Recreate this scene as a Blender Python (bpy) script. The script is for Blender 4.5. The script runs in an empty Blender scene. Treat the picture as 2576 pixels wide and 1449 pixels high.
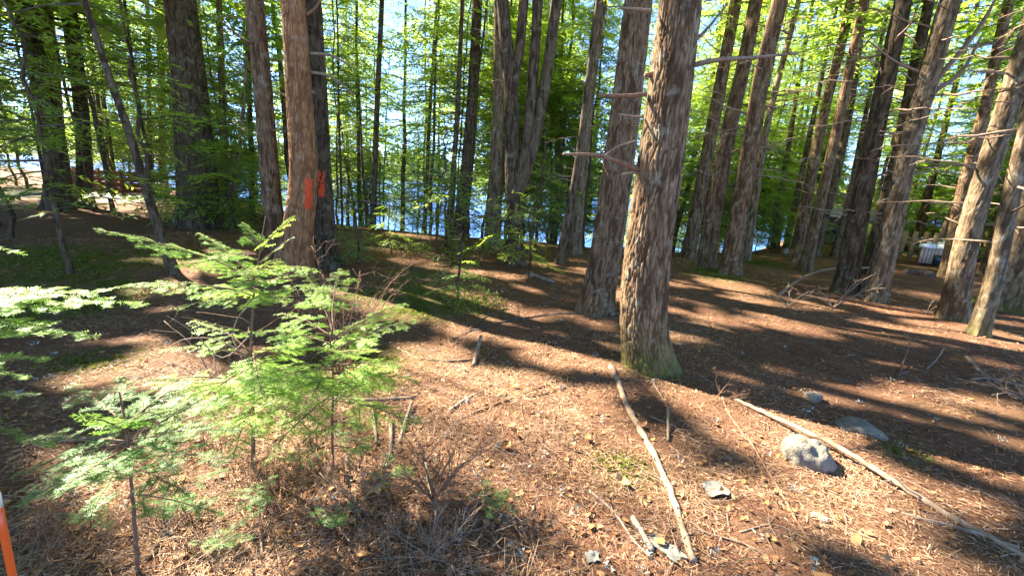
import bpy, math, random
import numpy as np
from mathutils import Vector, Matrix

# ------------------------------------------------------------------ camera, sky, sun, exposure
sc = bpy.context.scene
COL = sc.collection
W0, H0, F0 = 2576.0, 1449.0, 1081.0           # measuring frame of the photograph
PITCH, ROLL, EYE = math.radians(13.4), math.radians(4.1), 1.6
_f = np.array([0, math.cos(PITCH), -math.sin(PITCH)])
_r0 = np.array([1.0, 0, 0]); _u0 = np.array([0, math.sin(PITCH), math.cos(PITCH)])
CR = math.cos(ROLL)*_r0 + math.sin(ROLL)*_u0
CU = math.cos(ROLL)*_u0 - math.sin(ROLL)*_r0
CF = _f
CAM = np.array([0, 0, EYE])
cam_d = bpy.data.cameras.new('camera'); cam = bpy.data.objects.new('camera', cam_d); COL.objects.link(cam)
cam_d.sensor_width = 36.0; cam_d.lens = 36.0*F0/W0; cam_d.clip_start = 0.05; cam_d.clip_end = 6000
M = Matrix(((CR[0], CU[0], -CF[0], CAM[0]), (CR[1], CU[1], -CF[1], CAM[1]), (CR[2], CU[2], -CF[2], CAM[2]), (0, 0, 0, 1)))
cam.matrix_world = M
sc.camera = cam

SUN_AZ, SUN_EL = math.radians(-60), math.radians(41)
SDIR = np.array([math.sin(SUN_AZ)*math.cos(SUN_EL), math.cos(SUN_AZ)*math.cos(SUN_EL), math.sin(SUN_EL)])
world = bpy.data.worlds.new('World'); sc.world = world; world.use_nodes = True
wn = world.node_tree; wn.nodes.clear()
sky = wn.nodes.new('ShaderNodeTexSky'); sky.sky_type = 'NISHITA'; sky.sun_disc = False
sky.sun_elevation = SUN_EL; sky.sun_rotation = SUN_AZ % (2*math.pi); sky.altitude = 5000; sky.air_density = 0.55; sky.dust_density = 0.0; sky.ozone_density = 2.5
bg = wn.nodes.new('ShaderNodeBackground'); bg.inputs['Strength'].default_value = 0.125
wo = wn.nodes.new('ShaderNodeOutputWorld')
wn.links.new(sky.outputs[0], bg.inputs[0]); wn.links.new(bg.outputs[0], wo.inputs[0])
sl = bpy.data.lights.new('sun', 'SUN'); sl.energy = 4.6; sl.angle = math.radians(0.9); sl.color = (1.0, 0.91, 0.77)
so = bpy.data.objects.new('sun', sl); COL.objects.link(so)
so.rotation_euler = Vector(-SDIR).to_track_quat('-Z', 'Y').to_euler(); so.location = (-20, 20, 30)
sc.view_settings.view_transform = 'Standard'; sc.view_settings.look = 'None'
sc.view_settings.exposure = 3.2; sc.view_settings.gamma = 1.0
try: sc.view_settings.use_curve_mapping = False
except Exception: pass
sc.render.engine = 'CYCLES'
sc.cycles.max_bounces = 6; sc.cycles.diffuse_bounces = 4; sc.cycles.transmission_bounces = 4; sc.cycles.glossy_bounces = 2
sc.cycles.sample_clamp_indirect = 6.0

# ------------------------------------------------------------------ numeric helpers
def hsh(*a):
    h = np.zeros(np.broadcast(*a).shape, dtype=np.uint64)
    for k, v in enumerate(a):
        h ^= (np.asarray(v).astype(np.int64).astype(np.uint64) + np.uint64(0x9E3779B97F4A7C15 * (k + 1) & 0xFFFFFFFFFFFFFFFF))
        h *= np.uint64(0xBF58476D1CE4E5B9); h ^= h >> np.uint64(29); h *= np.uint64(0x94D049BB133111EB); h ^= h >> np.uint64(32)
    return (h >> np.uint64(40)).astype(np.float64) / float(1 << 24)
np.seterr(over='ignore')
def vn2(x, y, s=0):
    ix = np.floor(x); iy = np.floor(y); fx = x-ix; fy = y-iy
    fx = fx*fx*(3-2*fx); fy = fy*fy*(3-2*fy); sd = np.full(np.shape(ix), s)
    a = hsh(ix, iy, sd); b = hsh(ix+1, iy, sd); c = hsh(ix, iy+1, sd); d = hsh(ix+1, iy+1, sd)
    return (a*(1-fx)+b*fx)*(1-fy)+(c*(1-fx)+d*fx)*fy
def fbm2(x, y, s=0, o=4):
    t = 0; a = .5
    for k in range(o):
        t = t + a*(vn2(x, y, s+k*17)-.5); x = x*2.03+3.1; y = y*2.03+1.7; a *= .5
    return t
def vn3(x, y, z, s=0):
    ix, iy, iz = np.floor(x), np.floor(y), np.floor(z); fx, fy, fz = x-ix, y-iy, z-iz
    fx = fx*fx*(3-2*fx); fy = fy*fy*(3-2*fy); fz = fz*fz*(3-2*fz); sd = np.full(np.shape(ix), s); t = 0
    for dx in (0, 1):
        for dy in (0, 1):
            for dz in (0, 1):
                t = t + hsh(ix+dx, iy+dy, iz+dz, sd)*(fx if dx else 1-fx)*(fy if dy else 1-fy)*(fz if dz else 1-fz)
    return t
def sstep(a, b, x):
    t = np.clip((x-a)/(b-a), 0, 1); return t*t*(3-2*t)

EDGE_X = [-140, -60, -35, -22, -13, -7, -2, 3, 8, 13, 20, 30, 50, 90, 140]
EDGE_Y = [70, 48, 36, 28, 22, 15.5, 13.8, 14.0, 15.5, 20, 29, 42, 60, 80, 100]
def hgt(x, y, fine=False):
    x = np.asarray(x, float); y = np.asarray(y, float)
    z = .30*fbm2(x*.22+5, y*.22+9, 3, 3) + .05*fbm2(x*1.3, y*1.3, 8, 2)
    z = z*sstep(.5, 3.5, np.hypot(x, y))
    z = z - .28*np.exp(-((x+5.2)**2/5+(y-4.6)**2/3))
    z = z + .16*np.exp(-((x+.6)**2/3.5+(y-2.6)**2/1.2))
    d = y - np.interp(x, EDGE_X, EDGE_Y)
    sp = np.where(d > -3, np.log1p(np.exp(np.clip(d*1.2, -20, 20)))/1.2, 0)
    sp = np.where(d > 12, d, sp)
    z = z - np.minimum(.34*sp, 3.6)
    if fine:
        fade = 1/(1+np.hypot(x, y)*.06)
        z = z + fade*(.030*fbm2(x*6, y*6, 21, 3)+.018*np.abs(fbm2(x*15, y*15, 33, 2)))
    return z
def ray(px, py):
    d = CF + CR*((px-W0/2)/F0) - CU*((py-H0/2)/F0)
    return d/np.linalg.norm(d)
def G(px, py):
    """ground point seen at this place of the photograph"""
    d = ray(px, py); t = np.concatenate([np.arange(.5, 12, .02), np.arange(12, 90, .1)])
    p = CAM + d*t[:, None]
    k = np.nonzero(p[:, 2] <= hgt(p[:, 0], p[:, 1]))[0]
    k = k[0] if len(k) else len(t)-1
    q = p[k].copy(); q[2] = hgt(q[0], q[1]); return q
def D(px, py, depth):
    """point at a horizontal distance 'depth' ahead (world Y)"""
    d = ray(px, py); return CAM + d*(depth/d[1])
def proj(P):
    q = np.asarray(P)-CAM; z = q@CF
    return W0/2+F0*(q@CR)/z, H0/2-F0*(q@CU)/z, z

# ------------------------------------------------------------------ mesh helpers
def mesh_np(name, V, F, mat=None, attrs=None, smooth=False):
    """F: list of integer arrays (n,3) or (n,4)"""
    me = bpy.data.meshes.new(name)
    V = np.asarray(V, np.float32).reshape(-1, 3)
    F = [np.asarray(f, np.int32) for f in F if len(f)]
    me.vertices.add(len(V)); me.vertices.foreach_set('co', V.ravel())
    nl = sum(f.size for f in F); npol = sum(len(f) for f in F)
    me.loops.add(nl); me.polygons.add(npol)
    me.loops.foreach_set('vertex_index', np.concatenate([f.ravel() for f in F]) if F else np.zeros(0, np.int32))
    tot = np.concatenate([np.full(len(f), f.shape[1], np.int32) for f in F])
    st = np.concatenate([[0], np.cumsum(tot)[:-1]]).astype(np.int32)
    me.polygons.foreach_set('loop_start', st)
    try: me.polygons.foreach_set('loop_total', tot)
    except Exception: pass
    if smooth: me.polygons.foreach_set('use_smooth', np.ones(npol, bool))
    me.update(calc_edges=True)
    for k, v in (attrs or {}).items():
        a = me.attributes.new(k, 'FLOAT', 'POINT'); a.data.foreach_set('value', np.asarray(v, np.float32))
    if mat: me.materials.append(mat)
    return me
def obj(name, me, parent=None, loc=(0, 0, 0)):
    o = bpy.data.objects.new(name, me); COL.objects.link(o); o.location = loc
    if parent is not None: o.parent = parent
    return o
def tag(o, label=None, cat=None, group=None, kind=None):
    if label: o['label'] = label
    if cat: o['category'] = cat
    if group: o['group'] = group
    if kind: o['kind'] = kind
    return o
def thing(name, label, cat, loc, group=None):
    o = obj(name, None, None, loc); return tag(o, label, cat, group)

class MB:
    def __init__(s): s.v = []; s.t = []; s.q = []; s.a = {}; s.n = 0
    def add(s, V, tris=None, quads=None, **at):
        V = np.asarray(V, float).reshape(-1, 3)
        if tris is not None and len(tris): s.t.append(np.asarray(tris)+s.n)
        if quads is not None and len(quads): s.q.append(np.asarray(quads)+s.n)
        s.v.append(V)
        for k, v in at.items():
            s.a.setdefault(k, []).append(np.broadcast_to(np.asarray(v, float), (len(V),)))
        s.n += len(V)
    def mesh(s, name, mat, smooth=False):
        F = []
        if s.t: F.append(np.concatenate(s.t))
        if s.q: F.append(np.concatenate(s.q))
        return mesh_np(name, np.concatenate(s.v), F, mat, {k: np.concatenate(v) for k, v in s.a.items()}, smooth)

def tube(pts, rad, n=5, cap=True):
    pts = np.asarray(pts, float); m = len(pts); rad = np.broadcast_to(np.asarray(rad, float), (m,))
    t = np.gradient(pts, axis=0); t /= np.linalg.norm(t, axis=1)[:, None]+1e-9
    ref = np.array([0, 0, 1.]) if abs(t[0][2]) < .8 else np.array([1., 0, 0])
    a = np.cross(t, ref); a /= np.linalg.norm(a, axis=1)[:, None]+1e-9
    b = np.cross(t, a)
    th = np.arange(n)*2*np.pi/n
    V = pts[:, None, :] + rad[:, None, None]*(np.cos(th)[None, :, None]*a[:, None, :]+np.sin(th)[None, :, None]*b[:, None, :])
    i = np.arange(m-1)[:, None]*n; j = np.arange(n)[None, :]; k = (j+1) % n
    Q = np.stack([i+j, i+k, i+n+k, i+n+j], -1).reshape(-1, 4)
    V = V.reshape(-1, 3); T = []
    if cap:
        V = np.vstack([V, pts[0], pts[-1]]); c0, c1 = m*n, m*n+1; j = np.arange(n)
        T = np.concatenate([np.stack([np.full(n, c0), (j+1) % n, j], -1), np.stack([np.full(n, c1), (m-1)*n+j, (m-1)*n+(j+1) % n], -1)])
    return V, T, Q
def smooth_path(pts, n):
    pts = np.asarray(pts, float); m = len(pts)
    d = np.concatenate([[0], np.cumsum(np.linalg.norm(np.diff(pts, axis=0), axis=1))])
    t = np.linspace(0, d[-1], n)
    if m < 3: return np.stack([np.interp(t, d, pts[:, k]) for k in range(3)], -1)
    tan = np.gradient(pts, d, axis=0)
    i = np.clip(np.searchsorted(d, t, side='right')-1, 0, m-2); h = (d[i+1]-d[i]); u = ((t-d[i])/h)[:, None]; h = h[:, None]
    return (2*u**3-3*u**2+1)*pts[i]+(u**3-2*u**2+u)*h*tan[i]+(-2*u**3+3*u**2)*pts[i+1]+(u**3-u**2)*h*tan[i+1]

# ------------------------------------------------------------------ materials
MATS = {}
class N:
    def __init__(s, name):
        s.m = bpy.data.materials.new(name); s.m.use_nodes = True; s.t = s.m.node_tree; s.t.nodes.clear()
        s.out = s.t.nodes.new('ShaderNodeOutputMaterial')
    def n(s, typ, **kw):
        x = s.t.nodes.new(typ)
        for k, v in kw.items():
            if hasattr(x, k): setattr(x, k, v)
        return x
    def l(s, a, b): s.t.links.new(a, b)
    def noise(s, vec, scale, detail=4, rough=.55):
        x = s.n('ShaderNodeTexNoise'); x.inputs['Scale'].default_value = scale; x.inputs['Detail'].default_value = detail; x.inputs['Roughness'].default_value = rough
        if vec is not None: s.l(vec, x.inputs['Vector'])
        return x.outputs['Fac']
    def ramp(s, fac, stops, interp='LINEAR'):
        x = s.n('ShaderNodeValToRGB'); e = x.color_ramp.elements; x.color_ramp.interpolation = interp
        while len(e) > 1: e.remove(e[-1])
        e[0].position = stops[0][0]; e[0].color = (*stops[0][1], 1)
        for p, c in stops[1:]:
            q = e.new(p); q.color = (*c, 1)
        s.l(fac, x.inputs[0]); return x.outputs[0]
    def mix(s, fac, a, b, mode='MIX'):
        x = s.n('ShaderNodeMix'); x.data_type = 'RGBA'; x.blend_type = mode
        for v, i in ((fac, 0), (a, 6), (b, 7)):
            if isinstance(v, (int, float)): x.inputs[i].default_value = v
            elif isinstance(v, tuple): x.inputs[i].default_value = (*v, 1)
            else: s.l(v, x.inputs[i])
        return x.outputs[2]
    def math(s, op, a, b=0.5):
        x = s.n('ShaderNodeMath'); x.operation = op
        for v, i in ((a, 0), (b, 1)):
            if isinstance(v, (int, float)): x.inputs[i].default_value = v
            else: s.l(v, x.inputs[i])
        return x.outputs[0]
    def coord(s, scale=(1, 1, 1), which='Object'):
        c = s.n('ShaderNodeTexCoord'); mp = s.n('ShaderNodeMapping'); mp.inputs['Scale'].default_value = scale
        s.l(c.outputs[which], mp.inputs[0]); return mp.outputs[0]
    def attr(s, name):
        a = s.n('ShaderNodeAttribute'); a.attribute_name = name; return a.outputs['Fac']
    def pbr(s, col, rough=.8, spec=.3, bump=None, dist=.01, strength=1.0):
        p = s.n('ShaderNodeBsdfPrincipled')
        if isinstance(col, tuple): p.inputs['Base Color'].default_value = (*col, 1)
        else: s.l(col, p.inputs['Base Color'])
        if isinstance(rough, (int, float)): p.inputs['Roughness'].default_value = rough
        else: s.l(rough, p.inputs['Roughness'])
        p.inputs['Specular IOR Level'].default_value = spec
        if bump is not None:
            b = s.n('ShaderNodeBump'); b.inputs['Distance'].default_value = dist; b.inputs['Strength'].default_value = strength
            s.l(bump, b.inputs['Height']); s.l(b.outputs[0], p.inputs['Normal'])
        return p
    def done(s, sh): s.l(sh.outputs[0], s.out.inputs['Surface']); return s.m

def bark_mat(name, plate, pale, crack, lich, lam=.5):
    k = N(name); oc = k.coord((1, 1, .22)); oc1 = k.coord((1, 1, 1))
    base = k.mix(k.attr('tint'), plate, pale)
    n1 = k.noise(oc, 38, 5, .65)
    base = k.mix(k.ramp(n1, [(.35, (0, 0, 0)), (.68, (1, 1, 1))]), base, tuple(c*.55 for c in plate))
    base = k.mix(k.ramp(k.noise(oc, 16, 3), [(.42, (1, 1, 1)), (.5, (0, 0, 0))]), base, crack)
    base = k.mix(k.math('MULTIPLY', k.math('SUBTRACT', 1.0, k.attr('ridge')), .75), base, crack)
    ln = k.ramp(k.noise(oc1, 5.5, 6, .7), [(.56, (0, 0, 0)), (.66, (1, 1, 1))])
    base = k.mix(k.math('MULTIPLY', ln, lam), base, lich)
    mossn = k.math('MULTIPLY', k.attr('moss'), k.ramp(k.noise(oc1, 24, 4, .7), [(.35, (0, 0, 0)), (.55, (1, 1, 1))]))
    base = k.mix(mossn, base, (.11, .12, .022))
    bump = k.math('ADD', k.noise(k.coord((1, 1, .3)), 60, 6, .7), k.math('MULTIPLY', k.noise(oc, 22, 4, .6), 1.2))
    MATS[name] = k.done(k.pbr(base, .88, .15, bump, .012, .9))
bark_mat('bark_brown', (.210, .130, .064), (.300, .205, .115), (.075, .041, .019), (.34, .30, .21), .45)
bark_mat('bark_red', (.37, .178, .070), (.44, .235, .105), (.17, .075, .030), (.33, .29, .23), .35)
bark_mat('bark_dark', (.115, .078, .042), (.165, .118, .068), (.038, .025, .013), (.25, .235, .165), .4)
bark_mat('bark_grey', (.225, .155, .085), (.315, .235, .14), (.08, .052, .028), (.40, .36, .26), .45)

def simple_bark(name, c1, c2, scale=30):
    k = N(name); oc = k.coord((1, 1, .3))
    n = k.noise(oc, scale, 5, .65)
    MATS[name] = k.done(k.pbr(k.ramp(n, [(.3, c1), (.7, c2)]), .9, .15, n, .006, .7))
simple_bark('twig_dead', (.14, .092, .058), (.29, .21, .145), 40)
simple_bark('twig_brown', (.12, .062, .035), (.25, .14, .08), 40)
simple_bark('limb_bark', (.06, .045, .035), (.13, .10, .08), 25)
simple_bark('pole_wood', (.13, .082, .050), (.40, .29, .19), 11)
simple_bark('log_wood', (.14, .10, .075), (.30, .24, .18), 14)
simple_bark('sapling_stem', (.10, .055, .035), (.20, .12, .08), 50)
simple_bark('birch_bark', (.12, .115, .09), (.27, .26, .215), 30)

def leaf_mat(name, dark, light, trans, tf=.38, rough=.45, spec=.4):
    k = N(name); c = k.mix(k.attr('tint'), dark, light)
    p = k.pbr(c, rough, spec)
    t = k.n('ShaderNodeBsdfTranslucent'); k.l(k.mix(k.attr('tint'), tuple(x*.7 for x in trans), trans), t.inputs['Color'])
    mx = k.n('ShaderNodeMixShader'); mx.inputs[0].default_value = tf
    k.l(p.outputs[0], mx.inputs[1]); k.l(t.outputs[0], mx.inputs[2])
    MATS[name] = k.done(mx)
leaf_mat('hemlock_needles', (.048, .105, .024), (.145, .235, .048), (.58, .78, .08), .5)
leaf_mat('fir_needles', (.06, .15, .035), (.14, .27, .065), (.30, .52, .08), .35, .55, .3)
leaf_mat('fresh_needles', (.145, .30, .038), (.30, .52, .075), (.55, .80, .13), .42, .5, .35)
leaf_mat('broad_leaves', (.07, .14, .02), (.17, .26, .035), (.48, .66, .06), .5)
leaf_mat('dead_leaf', (.20, .085, .030), (.48, .26, .10), (.35, .16, .05), .2, .6, .3)
leaf_mat('needle_duff', (.14, .060, .030), (.56, .36, .21), (.2, .1, .05), .05, .7, .2)
leaf_mat('lichen', (.26, .28, .23), (.44, .46, .39), (.3, .3, .3), .1, .9, .1)
leaf_mat('moss_tuft', (.05, .075, .012), (.13, .16, .025), (.25, .3, .04), .3, .8, .1)

k = N('forest_floor'); oc = k.coord()
n_big = k.noise(oc, .55, 4, .6); n_mid = k.noise(oc, 3.2, 5, .65); n_fin = k.noise(k.coord((1, 1, 1)), 55, 5, .75)
nx = k.noise(k.coord((1, .18, 1)), 95, 4, .7); ny = k.noise(k.coord((.18, 1, 1)), 95, 4, .7)
fib = k.math('MAXIMUM', nx, ny)
c = k.ramp(fib, [(.42, (.045, .022, .012)), (.55, (.145, .068, .036)), (.66, (.27, .145, .080)), (.78, (.44, .29, .18))])
c = k.mix(k.ramp(n_mid, [(.35, (0, 0, 0)), (.7, (.75, .75, .75))]), c, (.205, .108, .060))
c = k.mix(k.ramp(n_fin, [(.55, (0, 0, 0)), (.72, (.8, .8, .8))]), c, (.055, .028, .016))
mfac = k.math('MULTIPLY', k.attr('moss'), k.ramp(k.noise(oc, 9, 5, .7), [(.38, (0, 0, 0)), (.55, (1, 1, 1))]))
c = k.mix(mfac, c, k.ramp(n_fin, [(.3, (.045, .06, .012)), (.7, (.13, .15, .03))]))
c = k.mix(k.attr('sand'), c, k.ramp(n_mid, [(.3, (.46, .34, .25)), (.7, (.62, .48, .36))]))
b = k.math('ADD', k.math('MULTIPLY', fib, 1.0), k.math('MULTIPLY', n_fin, 1.2))
MATS['floor'] = k.done(k.pbr(c, .92, .12, b, .02, .9))

k = N('lake_water')
b = k.math('ADD', k.noise(k.coord((1, .35, 1)), 1.3, 5, .6), k.math('MULTIPLY', k.noise(k.coord((1, .4, 1)), 6, 3, .6), .35))
MATS['water'] = k.done(k.pbr((.035, .11, .36), .2, .4, b, .35, .8))
k = N('stone'); oc = k.coord()
n1 = k.noise(oc, 9, 6, .7); n2 = k.noise(oc, 45, 5, .7)
c = k.ramp(n1, [(.3, (.20, .17, .125)), (.6, (.34, .30, .225)), (.75, (.45, .40, .31))])
c = k.mix(k.ramp(n2, [(.55, (0, 0, 0)), (.7, (.8, .8, .8))]), c, (.10, .09, .075))
MATS['stone'] = k.done(k.pbr(c, .95, .1, k.math('ADD', n1, n2), .045, 1.0))
def flat(name, c, rough=.7, var=.25, scale=12, spec=.3):
    k = N(name); n = k.noise(k.coord(), scale, 5, .65)
    MATS[name] = k.done(k.pbr(k.ramp(n, [(.3, tuple(x*(1-var) for x in c)), (.7, tuple(min(1, x*(1+var*.6)) for x in c))]), rough, spec, n, .004, .5))
flat('orange_paint', (.62, .075, .018), .75, .35, 30)
flat('stake_orange', (.85, .11, .015), .35, .08, 8, .5)
flat('stake_white', (.78, .76, .70), .4, .08, 8)
flat('board_wood', (.13, .062, .030), .75, .3, 6)
flat('pale_board', (.52, .40, .34), .7, .2, 6)
flat('dark_board', (.10, .075, .06), .8, .2, 6)
flat('white_metal', (.82, .83, .85), .35, .06, 5, .5)
flat('grey_roof', (.30, .31, .32), .6, .2, 4)
flat('far_trees', (.045, .075, .03), .95, .4, .05)
flat('glass_dark', (.03, .04, .05), .1, .1, 5, .6)
flat('yellow_board', (.26, .17, .07), .7, .2, 6)

# ------------------------------------------------------------------ ground, lake, far shore
def axis(lo, hi, c0, c1, d0, g):
    a = list(np.arange(c0, c1, d0)); s = d0; x = c1
    while x < hi: a.append(x); s = min(s*g, 3.5); x += s
    a.append(hi); s = d0; x = c0; b = []
    while x > lo: s = min(s*g, 3.5); x -= s; b.append(max(x, lo))
    return np.array(sorted(set(np.round(b+a, 5))))
gx = axis(-140, 140, -3.0, 4.0, .042, 1.034); gy = axis(-60, 130, .9, 4.4, .040, 1.032)
X, Y = np.meshgrid(gx, gy); Z = hgt(X, Y, True)
nxx, nyy = len(gx), len(gy)
i = np.arange(nyy-1)[:, None]*nxx; j = np.arange(nxx-1)[None, :]
Q = np.stack([i+j, i+j+1, i+nxx+j+1, i+nxx+j], -1).reshape(-1, 4)
moss_g = np.zeros_like(X)
MOSS = [(240, 905, .35), (900, 905, .5), (1560, 1180, .16), (1000, 740, .7), (2280, 1140, .15), (440, 650, .6), (240, 660, .8), (1060, 770, .6), (830, 1000, .4), (1180, 770, .4), (1850, 640, .8), (1800, 690, .6), (1900, 660, .8), (2470, 760, .4), (1640, 930, .25), (1030, 690, .5), (100, 640, .9), (150, 770, .8), (60, 730, .9), (300, 730, .5)]
for (a, b_, r) in MOSS:
    p = G(a, b_); moss_g = np.maximum(moss_g, np.exp(-((X-p[0])**2+(Y-p[1])**2)/(r*r)))
moss_g = np.clip(moss_g*1.3, 0, 1)+.12*(fbm2(X*.8, Y*.8, 51, 3) > .08)
p = G(60, 495)
sand_g = sstep(1.0, .55, np.hypot((X-p[0]-1.0)/5.5, (Y-p[1]-1.5)/2.6)+.35*fbm2(X*.7, Y*.7, 77, 3))
ground = obj('ground', mesh_np('ground', np.stack([X, Y, Z], -1).reshape(-1, 3), [Q], MATS['floor'], {'moss': np.clip(moss_g, 0, 1).ravel(), 'sand': sand_g.ravel()}, True))
tag(ground, 'brown needle-covered forest floor', None, None, 'structure')
LAKE = -1.75
lx = np.array([-2500., 2500]); ly = np.array([8., 2500])
lake = obj('lake', mesh_np('lake', [(-2500, 10, LAKE), (2500, 10, LAKE), (2500, 2500, LAKE), (-2500, 2500, LAKE)], [np.array([[0, 1, 2, 3]])], MATS['water']))
tag(lake, 'blue lake beyond the trees', None, None, 'structure')
az = np.radians(np.linspace(-100, 100, 160)); rr = np.array([430, 450, 480, 540, 640, 800])
hh = np.array([-4, 0, 8, 20, 30, 26.])
A, R = np.meshgrid(az, rr)
Hh = hh[:, None]*(.55+.9*vn2(A*9, A*0+2, 5)) + 5*fbm2(A*60, R*.05, 9, 3)*np.clip(hh[:, None]/10, 0, 1)
V = np.stack([np.sin(A)*R, np.cos(A)*R, Hh-2.2], -1).reshape(-1, 3)
i = np.arange(len(rr)-1)[:, None]*160; j = np.arange(159)[None, :]
hill = obj('far_hills', mesh_np('far_hills', V, [np.stack([i+j, i+j+1, i+161+j, i+160+j], -1).reshape(-1, 4)], MATS['far_trees'], None, True))
tag(hill, 'wooded hills on the far shore of the lake', None, None, 'structure')
rng = np.random.default_rng(5); mb = MB()
for q in range(1500):
    a = math.radians(rng.uniform(-75, 75)); r = rng.uniform(436, 620); t = np.interp(r, rr, hh)*(.55+.9*float(vn2(np.array(a*9), np.array(2.), 5)))-3
    h = rng.uniform(8, 17); w = h*.2; n = 6; th = np.arange(n)*2*np.pi/n+rng.uniform(0, 6)
    c = np.array([math.sin(a)*r, math.cos(a)*r, t]); L = []
    for (zz, ww) in ((0.1, .7), (.3, 1), (.55, .62), (.8, .3)):
        L.append(np.stack([c[0]+np.cos(th)*w*ww*rng.uniform(.7, 1.2, n), c[1]+np.sin(th)*w*ww*rng.uniform(.7, 1.2, n), np.full(n, c[2]+h*zz)], -1))
    Vv = np.vstack(L+[c+[0, 0, h]]); jj = np.arange(n); kk = (jj+1) % n
    Qs = np.concatenate([np.stack([s*n+jj, s*n+kk, s*n+n+kk, s*n+n+jj], -1) for s in range(3)]); Ts = np.stack([3*n+jj, 3*n+kk, np.full(n, 4*n)], -1)
    mb.add(Vv, Ts, Qs)
tag(obj('far_forest', mb.mesh('far_forest', MATS['far_trees'])), 'distant wooded shoreline across the lake', None, None, 'stuff')

# ------------------------------------------------------------------ where the sun reaches the ground and trunks through gaps cut into the crowns
GAPS = []   # (point, radius)
def gap(px, py, r, up=0.0):
    p = G(px, py); GAPS.append((p[0], p[1], p[2]+up, r))
def gap3(p, r): GAPS.append((p[0], p[1], p[2], r))
for a in [(1000, 960, .5), (900, 1010, .55), (1150, 1000, .45), (1330, 990, .45), (1280, 1080, .35), (1420, 900, .35), (1390, 1010, .3), (1330, 1180, .24), (1080, 1380, .3),
          (800, 1300, .3), (900, 1130, .3), (480, 900, .4), (330, 950, .35), (650, 1120, .35), (700, 1000, .5), (560, 1200, .3), (1120, 900, .35),
          (1750, 1000, .22), (1850, 1030, .2), (2010, 1130, .2), (1720, 1190, .2), (1860, 1240, .2), (2080, 1200, .2), (2200, 1320, .28), (2250, 1370, .22), (2060, 1290, .18), (2320, 990, .2), (2200, 1010, .2), (2480, 1170, .25),
          (1240, 765, .35), (1310, 790, .25), (1020, 675, .5), (1100, 690, .4), (1700, 820, .3), (1780, 800, .3), (1720, 840, .2), (1850, 720, .4), (2250, 775, .5), (2380, 750, .5), (2150, 740, .4), (2000, 730, .4), (2450, 850, .4), (1900, 760, .3), (1650, 640, .6), (1470, 690, .4), (1950, 650, .8), (2100, 660, .8), (2250, 660, .6), (1250, 690, .4),
          (1250, 1330, .12), (1080, 1390, .15), (700, 1380, .12), (900, 1400, .12), (500, 1330, .16), (1360, 1420, .12), (1500, 1320, .12), (1600, 1430, .12), (1800, 1390, .18), (1950, 1400, .12), (250, 1250, .18), (120, 1150, .14), (1180, 1300, .1), (1400, 1340, .1), (2400, 1250, .15), (2100, 1100, .1), (1600, 1000, .12), (1560, 880, .12),
          (2342, 660, 1.2), (60, 495, 1.6), (200, 500, 1.2), (-60, 490, 1.6), (340, 520, 1.0), (400, 655, .15), (300, 650, .12)]:
    gap(*a)

_rg = np.random.default_rng(1234)      # random small openings cut into the crowns to dapple the ground
for _ in range(230):
    x_, y_ = _rg.uniform(-6, 14), _rg.uniform(2.4, 14)
    GAPS.append((x_, y_, float(hgt(x_, y_)), _rg.uniform(.05, .26)*(1+.03*y_)))
def lit(p, slack=1.0):
    """True where a bough at p would shade one of the sunlit places"""
    if not len(GAPS): return False
    g = GA; d = p[None, :]-g[:, :3]; t = d@SDIR
    q = d - t[:, None]*SDIR; return bool(np.any((np.linalg.norm(q, axis=1) < g[:, 3]*slack) & (t > .8)))

# ------------------------------------------------------------------ foliage templates
def bough_template(seed, nsec, nleaf, ll, lw, tert=False, flat_=.25):
    """a flat drooping conifer bough of length 1 along +X; every leaf-sized sprig is one triangle"""
    r = np.random.default_rng(seed); P = []; A = []
    for s in range(nsec):
        for sd in (-1, 1):
            x0 = .10+.88*(s+r.uniform(0, 1))/nsec; L = (.44*(1-x0)**.8+.07)*r.uniform(.65, 1.2)
            ang = math.radians(r.uniform(42, 66)); dz = r.uniform(-.30, -.02)
            dirn = np.array([math.cos(ang), sd*math.sin(ang), dz]); o = np.array([x0, 0, .10*x0-.28*x0*x0])
            m = max(2, int(nleaf*L/.4))
            for q in range(m):
                for s2 in (-1, 1):
                    t = (q+r.uniform(0, 1))/m*L; a2 = s2*math.radians(r.uniform(30, 62))
                    d2 = np.array([dirn[0]*math.cos(a2)-dirn[1]*math.sin(a2), dirn[0]*math.sin(a2)+dirn[1]*math.cos(a2), dz+r.uniform(-flat_, flat_)])
                    b = o+dirn*t+np.array([0, 0, -.25*t*t]); l = ll*r.uniform(.6, 1.25); n = np.cross(d2, [0, 0, 1.]); n /= np.linalg.norm(n)+1e-9; n[2] += r.uniform(-.5, .5)
                    P.append([b-n*lw*.5, b+n*lw*.5+d2*l*.3, b+d2*l]); A.append(r.uniform(0, 1))
    P = np.array(P).reshape(-1, 3); return P, np.repeat(np.array(A), 3)
BOUGH = {'mid': [bough_template(100+q, 9, 6.2, .090, .030) for q in range(7)],
         'far': [bough_template(200+q, 7, 4.6, .125, .046) for q in range(6)],
         'high': [bough_template(300+q, 5, 2.6, .24, .12) for q in range(6)]}
def leafcloud(seed, n, ls):
    r = np.random.default_rng(seed); c = r.normal(0, .3, (n, 3))*[1, 1, .55]+[.45, 0, 0]
    d = r.normal(0, 1, (n, 3)); d /= np.linalg.norm(d, axis=1)[:, None]; e = np.cross(d, r.normal(0, 1, (n, 3))); e /= np.linalg.norm(e, axis=1)[:, None]
    P = np.stack([c-d*ls*.5, c+e*ls*.36, c+d*ls*.5, c-e*ls*.36], 1)
    P = P[:, [0, 1, 2, 0, 2, 3]].reshape(-1, 3); return P, np.repeat(r.uniform(0, 1, n), 6)
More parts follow.
